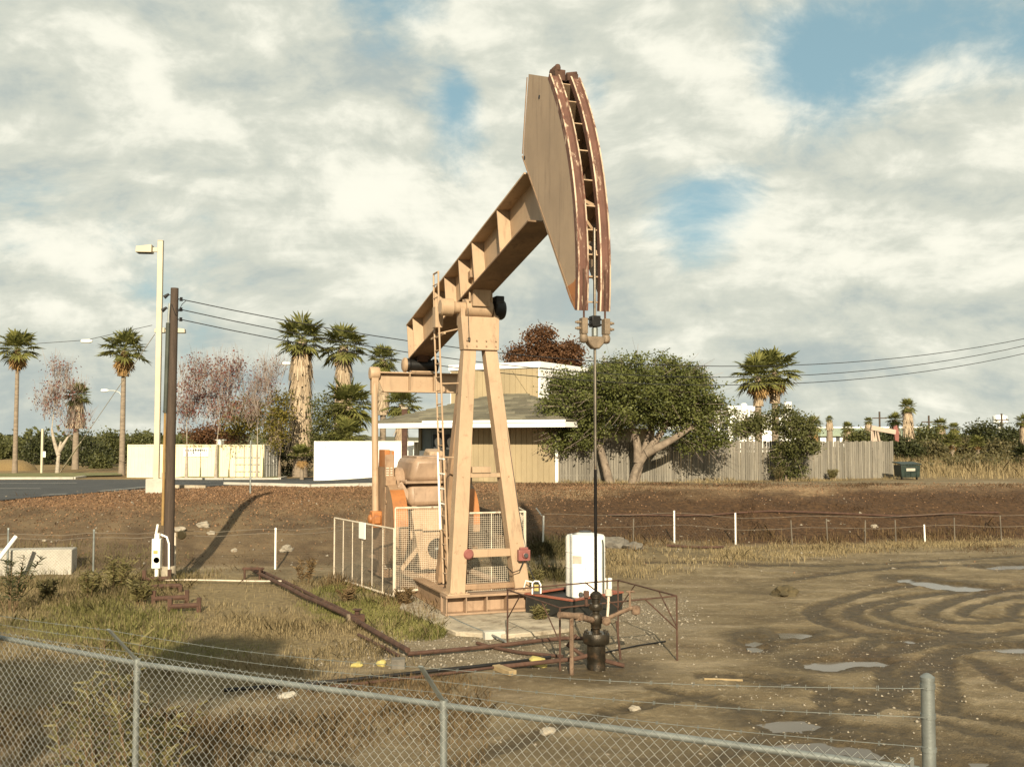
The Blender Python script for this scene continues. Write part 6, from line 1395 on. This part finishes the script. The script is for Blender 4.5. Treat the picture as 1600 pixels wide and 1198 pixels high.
for i, (px, Y, lob, lab, mt_) in enumerate([
    (460, 78, [(458, 715, 30, 28), (440, 700, 20, 20)], 'dark shrub in the gap left of the white box', 'leaf_dark'), (345, 84, [(345, 682, 40, 16), (320, 680, 30, 14)], 'dark reddish shrub top showing above the cream container', 'leaf_red'),
    (130, 108, [(130, 705, 26, 26), (150, 715, 22, 20)], 'dark green bush right behind the bare pink tree', 'leaf_dark'), (62, 112, [(66, 704, 20, 25), (48, 715, 16, 18)], 'dark green bush left of the small white sign', 'leaf_dark'),
    (168, 116, [(168, 703, 24, 26), (185, 710, 16, 20)], 'broad dark bush behind the curved street light', 'leaf_bush'), (98, 116, [(100, 712, 22, 22)], 'dark bush filling the gap behind the pale forked trunk', 'leaf_dark'),
    (158, 98, [(157, 728, 9, 10)], 'small round bush at the roadside left of the second palm', 'leaf_bush'), (215, 118, [(218, 690, 14, 10), (235, 695, 14, 9)], 'green shrub top above the left end of the cream container', 'leaf_bush'),
    (20, 140, [(12, 706, 22, 14)], 'low green bush at the far left beyond the mound', 'leaf_bush'),
    (1411, 86, [(1410, 700, 17, 11), (1425, 704, 12, 9)], 'dark bush at the foot of the shaggy palm by the fence end', 'leaf_dark'), (1445, 100, [(1446, 686, 16, 14), (1462, 692, 14, 12)], 'green bush right of the shaggy palm at the fence end', 'leaf_bush'),
    (1535, 150, [(1540, 678, 22, 16), (1520, 683, 16, 12)], 'rounded dark bush under the white water tower', 'leaf_dark'), (1575, 140, [(1580, 686, 18, 12)], 'dark bush right of the white water tower', 'leaf_dark'), (1508, 98, [(1510, 700, 18, 9)], 'olive bush between the two low palms', 'scrub_leaf'),
    (1452, 90, [(1452, 706, 18, 8)], 'low olive bush beyond the dumpster', 'scrub_leaf'), (1560, 92, [(1562, 704, 20, 9)], 'olive bush near the right edge', 'scrub_leaf'),
    (1385, 95, [(1385, 690, 12, 9)], 'small dark bush behind the small far pumpjack', 'leaf_dark'), (1345, 92, [(1345, 688, 14, 7)], 'small bush behind the fence under the green roof', 'leaf_bush'), (1168, 60, [(1170, 672, 18, 14), (1185, 660, 14, 12)], 'bush between the round tree and the ivy bush behind the fence', 'leaf_bush')]):
    broad_tree(lab, 'bush', 'bush', px, Y, lob, 60, 60, .45 * Y / 100, .24 * Y / 100, mt_, 'bark_grey', 60 + i, .08)
# far woods: too many to count
lb = LB(77); rngw = np.random.default_rng(77); cs = []
for k in range(150):
    left = k % 2 == 0; Yw = rngw.uniform(230, 520); px = rngw.uniform(-200, 520) if left else rngw.uniform(1190, 1850); x = (px - 800) / 1600 * Yw; hgt = rngw.uniform(2.2, 4.8) * (1.0 if left else .8); n = 14
    d = rngw.normal(0, 1, (n, 3)); d /= np.linalg.norm(d, axis=1)[:, None]; cs.append(np.array([x, Yw, hz(x, Yw) + hgt * .5]) + d * np.array([hgt * 1.6, hgt, hgt * .55]))
lb.cloud(np.concatenate(cs), 9, (1.1, 1.1, .8), 1.3); tag(lb.build('distant_trees', M('leaf_bush')), 'far line of dark trees along the horizon', kind='stuff')
# tree behind the viewpoint; it shades the grass behind the near fence
def shade_lobe(X, Y, z): kk = z / math.tan(SUN_EL); return np.array([X + math.sin(SUN_AZ) * kk, Y - math.cos(SUN_AZ) * kk, z])
lb = LB(88); cl = []
for (X, Y, z, rx, ry) in ((-5.2, 16.2, 8.0, 1.5, 1.15), (-6.6, 15.7, 7.6, 1.2, 1.0), (-4.1, 16.3, 8.2, .8, .8), (-5.0, 18.2, 9.6, 1.0, .45), (-8.0, 15.6, 7.8, 1.2, 1.1)):
    c = shade_lobe(X, Y, z); d = np.random.default_rng(int(z * 10)).normal(0, 1, (60, 3)); d /= np.linalg.norm(d, axis=1)[:, None]; cl.append(c + d * np.array([rx, ry, ry * .3]) * np.random.default_rng(3).uniform(.3, 1, (60, 1)))
cl = np.concatenate(cl); tc = cl.mean(0); bt = thing('shade_tree', 'leafy tree behind the viewpoint whose shadow falls on the grass by the near fence', 'tree', (tc[0], tc[1], 0))
lb.cloud(cl - np.array([tc[0], tc[1], 0]), 75, .16, .17); lb.build('crown', M('leaf_olive'), bt)
b = MB(); b.tube([(0, 0, -.2), (.1, 0, 3), (0, .1, 7)], [.2, .16, .08], 9)
for k in range(9): p = cl[k * 33] - np.array([tc[0], tc[1], 0]); b.tube([(.05, .02, 4 + .3 * k), tuple(p)], [.07, .02], 6)
b.build('trunk', M('bark_grey'), bt)

# ------------------------------------------------------------------ grass, weeds, chips, stones
def scatter(poly_px, n, mask_fn, seed, world=None):
    poly = world if world is not None else poly_w(poly_px); lo, hi = poly.min(0), poly.max(0); r = np.random.default_rng(seed); X = r.uniform(lo[0], hi[0], n * 3); Y = r.uniform(lo[1], hi[1], n * 3)
    pr = mask_fn(X, Y, poly); k = r.random(len(X)) < pr; X, Y = X[k][:n], Y[k][:n]; return X, Y, HH(X, Y), r
def blades(name, X, Y, Z, r, hlo, hhi, w, mat, label, lean=.5, clump=None):
    n = len(X); h = r.uniform(hlo, hhi, n) * (.45 + .9 * np.clip(.5 + fbm(X * .9, Y * .9, 3) * 1.2, 0, 1)); az = r.uniform(0, 2 * math.pi, n); ln = np.abs(r.normal(0, lean, n)) * h
    base = np.stack([X, Y, Z - .01], 1); tip = base + np.stack([np.cos(az) * ln, np.sin(az) * ln, h], 1); mid = base * .5 + tip * .5 + np.stack([0 * h, 0 * h, .12 * h], 1); e = np.stack([-np.sin(az), np.cos(az), 0 * az], 1) * (w * r.uniform(.6, 1.4, n))[:, None]
    V = np.stack([base - e * .6, base + e * .6, mid + e * .5, tip, mid - e * .5], 1).reshape(-1, 3); i = np.arange(n) * 5
    F = np.stack([i, i + 1, i + 2, i + 3, i + 4], 1); return tag(fast_mesh(name, V, F, M(mat)), label, kind='stuff')
def inpoly(s, thr=-.1): return lambda X, Y, p: in_soft(p, s, X, Y) * np.clip(.5 + 1.5 * (fbm(X * .7 + 5, Y * .7, 4) - thr), .03, 1)
no_green = lambda X, Y, p: in_soft(p, .9, X, Y) * np.clip(.35 + 1.6 * fbm(X * .55 + 5, Y * .55, 4), .02, 1) * (1 - .75 * np.maximum(in_soft(GREEN_POLY, .5, X, Y), in_soft(GREEN2_POLY, .8, X, Y)))
blades('dry_grass', *scatter(None, 60000, no_green, 1, GRASS_POLY), .04, .20, .0055, 'dry_grass', 'tan dry grass of the left field')
blades('green_grass', *scatter(None, 24000, inpoly(.5), 2, GREEN_POLY), .03, .12, .006, 'green_grass', 'green grass tufts beside the pump pad')
blades('green_grass', *scatter(None, 10000, inpoly(.8), 3, GREEN2_POLY), .04, .15, .006, 'green_grass', 'green grass in the left field')
blades('dry_grass', *scatter(None, 22000, inpoly(.7, 0), 4, STRIP_POLY), .05, .18, .010, 'dry_grass', 'low yellowish grass at the foot of the right bank')
WEED_POLY = poly_w([(-200, 905), (-200, 860), (130, 850), (260, 860), (300, 905), (180, 970), (-200, 1000)])
blades('weeds', *scatter(None, 8000, inpoly(.8), 5, WEED_POLY), .06, .26, .008, 'weed', 'olive weeds below the left bank', .35)
FORE_POLY = np.array([(-9, 9.5), (-2.5, 9.5), (-1.5, 12.5), (-4, 14), (-10, 14.5)])
blades('brown_grass', *scatter(None, 12000, inpoly(1.0), 6, FORE_POLY), .05, .22, .006, 'brown_grass', 'brown dead grass behind the near fence')
blades('brown_grass', *scatter(None, 7000, inpoly(1.0, .1), 16, poly_w([(250, 1100), (700, 1060), (760, 1198), (200, 1198)])), .03, .12, .006, 'brown_grass', 'sparse brown grass on the dirt behind the near fence')
TANK_POLY = poly_w([(828, 905), (826, 850), (845, 838), (905, 845), (905, 890), (880, 910)])
blades('weeds', *scatter(None, 6000, inpoly(.5), 7, TANK_POLY), .06, .28, .010, 'scrub_leaf', 'olive weeds behind the white tank', .4)
blades('weeds', *scatter(None, 5000, inpoly(.5), 17, poly_w([(980, 862), (1200, 850), (1600, 838), (1600, 824), (1200, 834), (980, 846)])), .08, .38, .010, 'brown_grass', 'brown weeds along the low wire fence of the right bank', .4)
blades('weeds', *scatter(None, 2500, inpoly(.4), 18, poly_w([(520, 905), (640, 935), (705, 962), (690, 975), (600, 945), (510, 915)])), .05, .3, .007, 'brown_grass', 'brown weeds along the foot of the guard panels', .3)
FIELD_POLY = np.array([(20.5, 53.5), (60, 50), (110, 120), (34, 120), (23, 62)])
blades('dry_grass', *scatter(None, 45000, inpoly(2.0), 8, FIELD_POLY), .25, .75, .022, 'dry_grass', 'tall dry grass of the far right field', .4)
blades('dry_grass', *scatter(None, 9000, inpoly(.8), 19, np.array([(2, 46.9), (13, 49), (20, 52.6), (20, 53.6), (12, 50.2), (2, 47.9)])), .05, .25, .012, 'dry_grass', 'dry grass along the foot of the board fence', .4)
lb = LB(9); r = np.random.default_rng(9); n = 260; X = r.uniform(24, 75, n); Y = r.uniform(62, 125, n); ok = X > .40 * Y; X, Y = X[ok], Y[ok]
lb.cloud(np.stack([X, Y, HH(X, Y) + .5], 1), 90, (.7, .7, .32), .22); tag(lb.build('scrub', M('scrub_leaf')), 'low olive scrub in the far right field', kind='stuff')
# stubble on the right bank
blades('bank_stubble', *scatter(None, 16000, lambda X, Y, p: np.clip(.3 + 2.2 * fbm(X * .6, Y * .9, 4), 0, 1) * sstep(-2, 4, X), 21, np.array([(-2, 33), (6, 35), (22, 37.5), (24, 46.5), (2, 44.5)])), .04, .17, .007, 'stubble', 'dark brown dead stubble over the right bank', .5)
blades('bank_stubble', *scatter(None, 5000, lambda X, Y, p: np.clip(.1 + 2.2 * fbm(X * .5, Y * .8, 4), 0, 1), 22, np.array([(-18, 28.5), (-6, 30), (1, 34), (0, 40), (-16, 36)])), .04, .16, .007, 'brown_grass', 'thin brown dead grass over the left bank', .5)
# wood chips on the bank top
chip_pr = lambda X, Y, p: np.clip(np.interp(np.clip((Y - foot(X)) / 8.3, 0, 1.4), [0, .35, .62, .9, 1.4], [.02, .06, .55, 1, .9]), 0, 1) * (Y < 48) * (1 - .85 * sstep(0, 7, X)) * (seg_dist(X, Y, CARPARK) > .05)
X, Y, Z, r = scatter(None, 42000, chip_pr, 10, np.array([(-19, 28), (20, 33), (24, 48), (-15, 48)]))
lb = LB(10); lb.cloud(np.stack([X, Y, Z + .02], 1), 1, .001, .065); tag(lb.build('wood_chips', M('wood_chip')), 'orange brown wood chips over the top of the bank', kind='stuff')
def stones(name, X, Y, Z, r, lo, hi, mat, label):
    n = len(X); o = np.array([(1, 0, 0), (0, 1, 0), (-1, 0, 0), (0, -1, 0), (0, 0, 1), (0, 0, -1)], float); s = (lo * (hi / lo) ** r.random(n) ** 2)[:, None, None] * np.array([1, .8, .55]); jit = 1 + .35 * r.normal(0, 1, (n, 6, 1)); az = r.uniform(0, 6.28, n)
    q = o[None] * s * jit; x = q[..., 0] * np.cos(az)[:, None] - q[..., 1] * np.sin(az)[:, None]; y = q[..., 0] * np.sin(az)[:, None] + q[..., 1] * np.cos(az)[:, None]
    V = np.stack([x + X[:, None], y + Y[:, None], q[..., 2] + Z[:, None] + s[:, :, 0] * .12], -1).reshape(-1, 3); f = np.array([(0, 1, 4), (1, 2, 4), (2, 3, 4), (3, 0, 4), (1, 0, 5), (2, 1, 5), (3, 2, 5), (0, 3, 5)]); F = (f[None] + (np.arange(n) * 6)[:, None, None]).reshape(-1, 3)
    return tag(fast_mesh(name, V, F, M(mat)), label, kind='stuff')
stones('gravel', *scatter(None, 4200, inpoly(.9), 11, GRAVEL_POLY), .008, .05, 'stone', 'pale gravel round the pump pad')
stones('gravel', *scatter(None, 3200, lambda X, Y, p: .1 + .9 * sstep(0, .5, fbm(X * .5, Y * .5, 3) + .2), 12, np.array([(-4, 10), (7, 10), (9, 17), (4, 19), (-4, 18)])), .006, .032, 'stone', 'small pale pebbles on the bare dirt')
stones('gravel', *scatter(None, 1300, lambda X, Y, p: np.clip(.15 + 1.4 * fbm(X * .5, Y * .5, 3), 0, 1), 13, np.array([(-18, 28.5), (-6, 30), (3, 34), (14, 37), (14, 42), (-18, 36)])), .015, .075, 'stone', 'pale clods on the bank')
stones('gravel', *scatter(None, 2600, lambda X, Y, p: np.clip(.2 + fbm(X * .6, Y * .6, 3), 0, 1), 14, np.array([(3, 12), (13, 12), (16, 30), (4, 30)])), .006, .03, 'stone', 'clods and pebbles on the mud flat')
# individual weeds near the fence
def stalk_plant(label, x, y, h, n_st, seed, mat='weed', spread=.28, leaf=.11, per=46, name='weed_plant'):
    r = np.random.default_rng(seed); t_ = thing(name, label, 'plant', (x, y, hz(x, y))); b = MB(); lb = LB(seed)
    for i in range(n_st):
        az = r.uniform(0, 6.28); hh = h * r.uniform(.6, 1.05); ln = spread * r.uniform(.2, 1.2); q0 = Vector((math.cos(az) * .06, math.sin(az) * .06, -.05)); q2 = Vector((math.cos(az) * ln * hh, math.sin(az) * ln * hh, hh)); q1 = q0.lerp(q2, .5) + Vector((0, 0, .08 * hh)); b.tube([q0, q1, q2], [.010, .007, .003], 5)
        f = r.uniform(.25, 1, per); p = np.array(q0)[None] * ((1 - f) ** 2)[:, None] + 2 * np.array(q1)[None] * (f * (1 - f))[:, None] + np.array(q2)[None] * (f ** 2)[:, None]; a2 = r.uniform(0, 6.28, per); L = leaf * r.uniform(.5, 1.2, per); e = p + np.stack([np.cos(a2) * L, np.sin(a2) * L, L * r.uniform(-.1, .9, per)], 1); lb.ribbon(p, e, L * .22)
    b.build('stems', M('plant_stem'), t_); lb.build('foliage', M(mat), t_); return t_
for (px, Y, h, n_, lab) in ((172, 9.4, 1.85, 9, 'tall leafy weed against the near fence left of its post'), (238, 9.0, 1.62, 7, 'tall leafy weed right beside the near fence post'), (205, 10.2, 1.45, 8, 'bushy weed behind the two tall weeds at the near fence'), (125, 10.4, 1.2, 6, 'shorter leafy weed left of the tall weeds'), (265, 10.4, 1.05, 6, 'short weed right of the near fence post')):
    stalk_plant(lab, P(px, 700, Y).x, Y, h, n_, int(px))
for (px, Y, h, n_, mat, lab) in ((22, 22.0, 1.15, 8, 'leaf_dark', 'dark dead thistle stalk at the far left of the field'), (185, 24.8, .85, 15, 'weed', 'big loose olive bush below the bank left of the utility pole'), (145, 23.8, .65, 12, 'weed', 'wide loose weed bush to the left of the biggest olive bush'), (225, 23.0, .55, 9, 'weed', 'loose weed bush in front of the pipe stands'), (80, 23.5, .5, 10, 'scrub_leaf', 'low loose bush beside the concrete block'), (545, 23.2, .45, 6, 'brown_grass', 'brown dead weed in front of the leaning guard panel'), (480, 26.5, .6, 6, 'brown_grass', 'brown dead weed between the pipes and the guard panel'), (632, 22.8, .4, 5, 'brown_grass', 'brown dead weed at the corner of the guard panels'), (838, 25.5, .5, 10, 'weed', 'green weed clump right of the right samson leg'), (845, 20.9, .3, 9, 'weed', 'low green weed beside the drip tray'), (1215, 49.6, .7, 12, 'scrub_leaf', 'grey green weeds at the foot of the ivy bush'), (1300, 52.3, .5, 14, 'weed', 'low green weed against the board fence')):
    stalk_plant(lab, P(px, 700, Y).x, Y, h, n_, int(px) + 7, mat, .55, .12, 60)
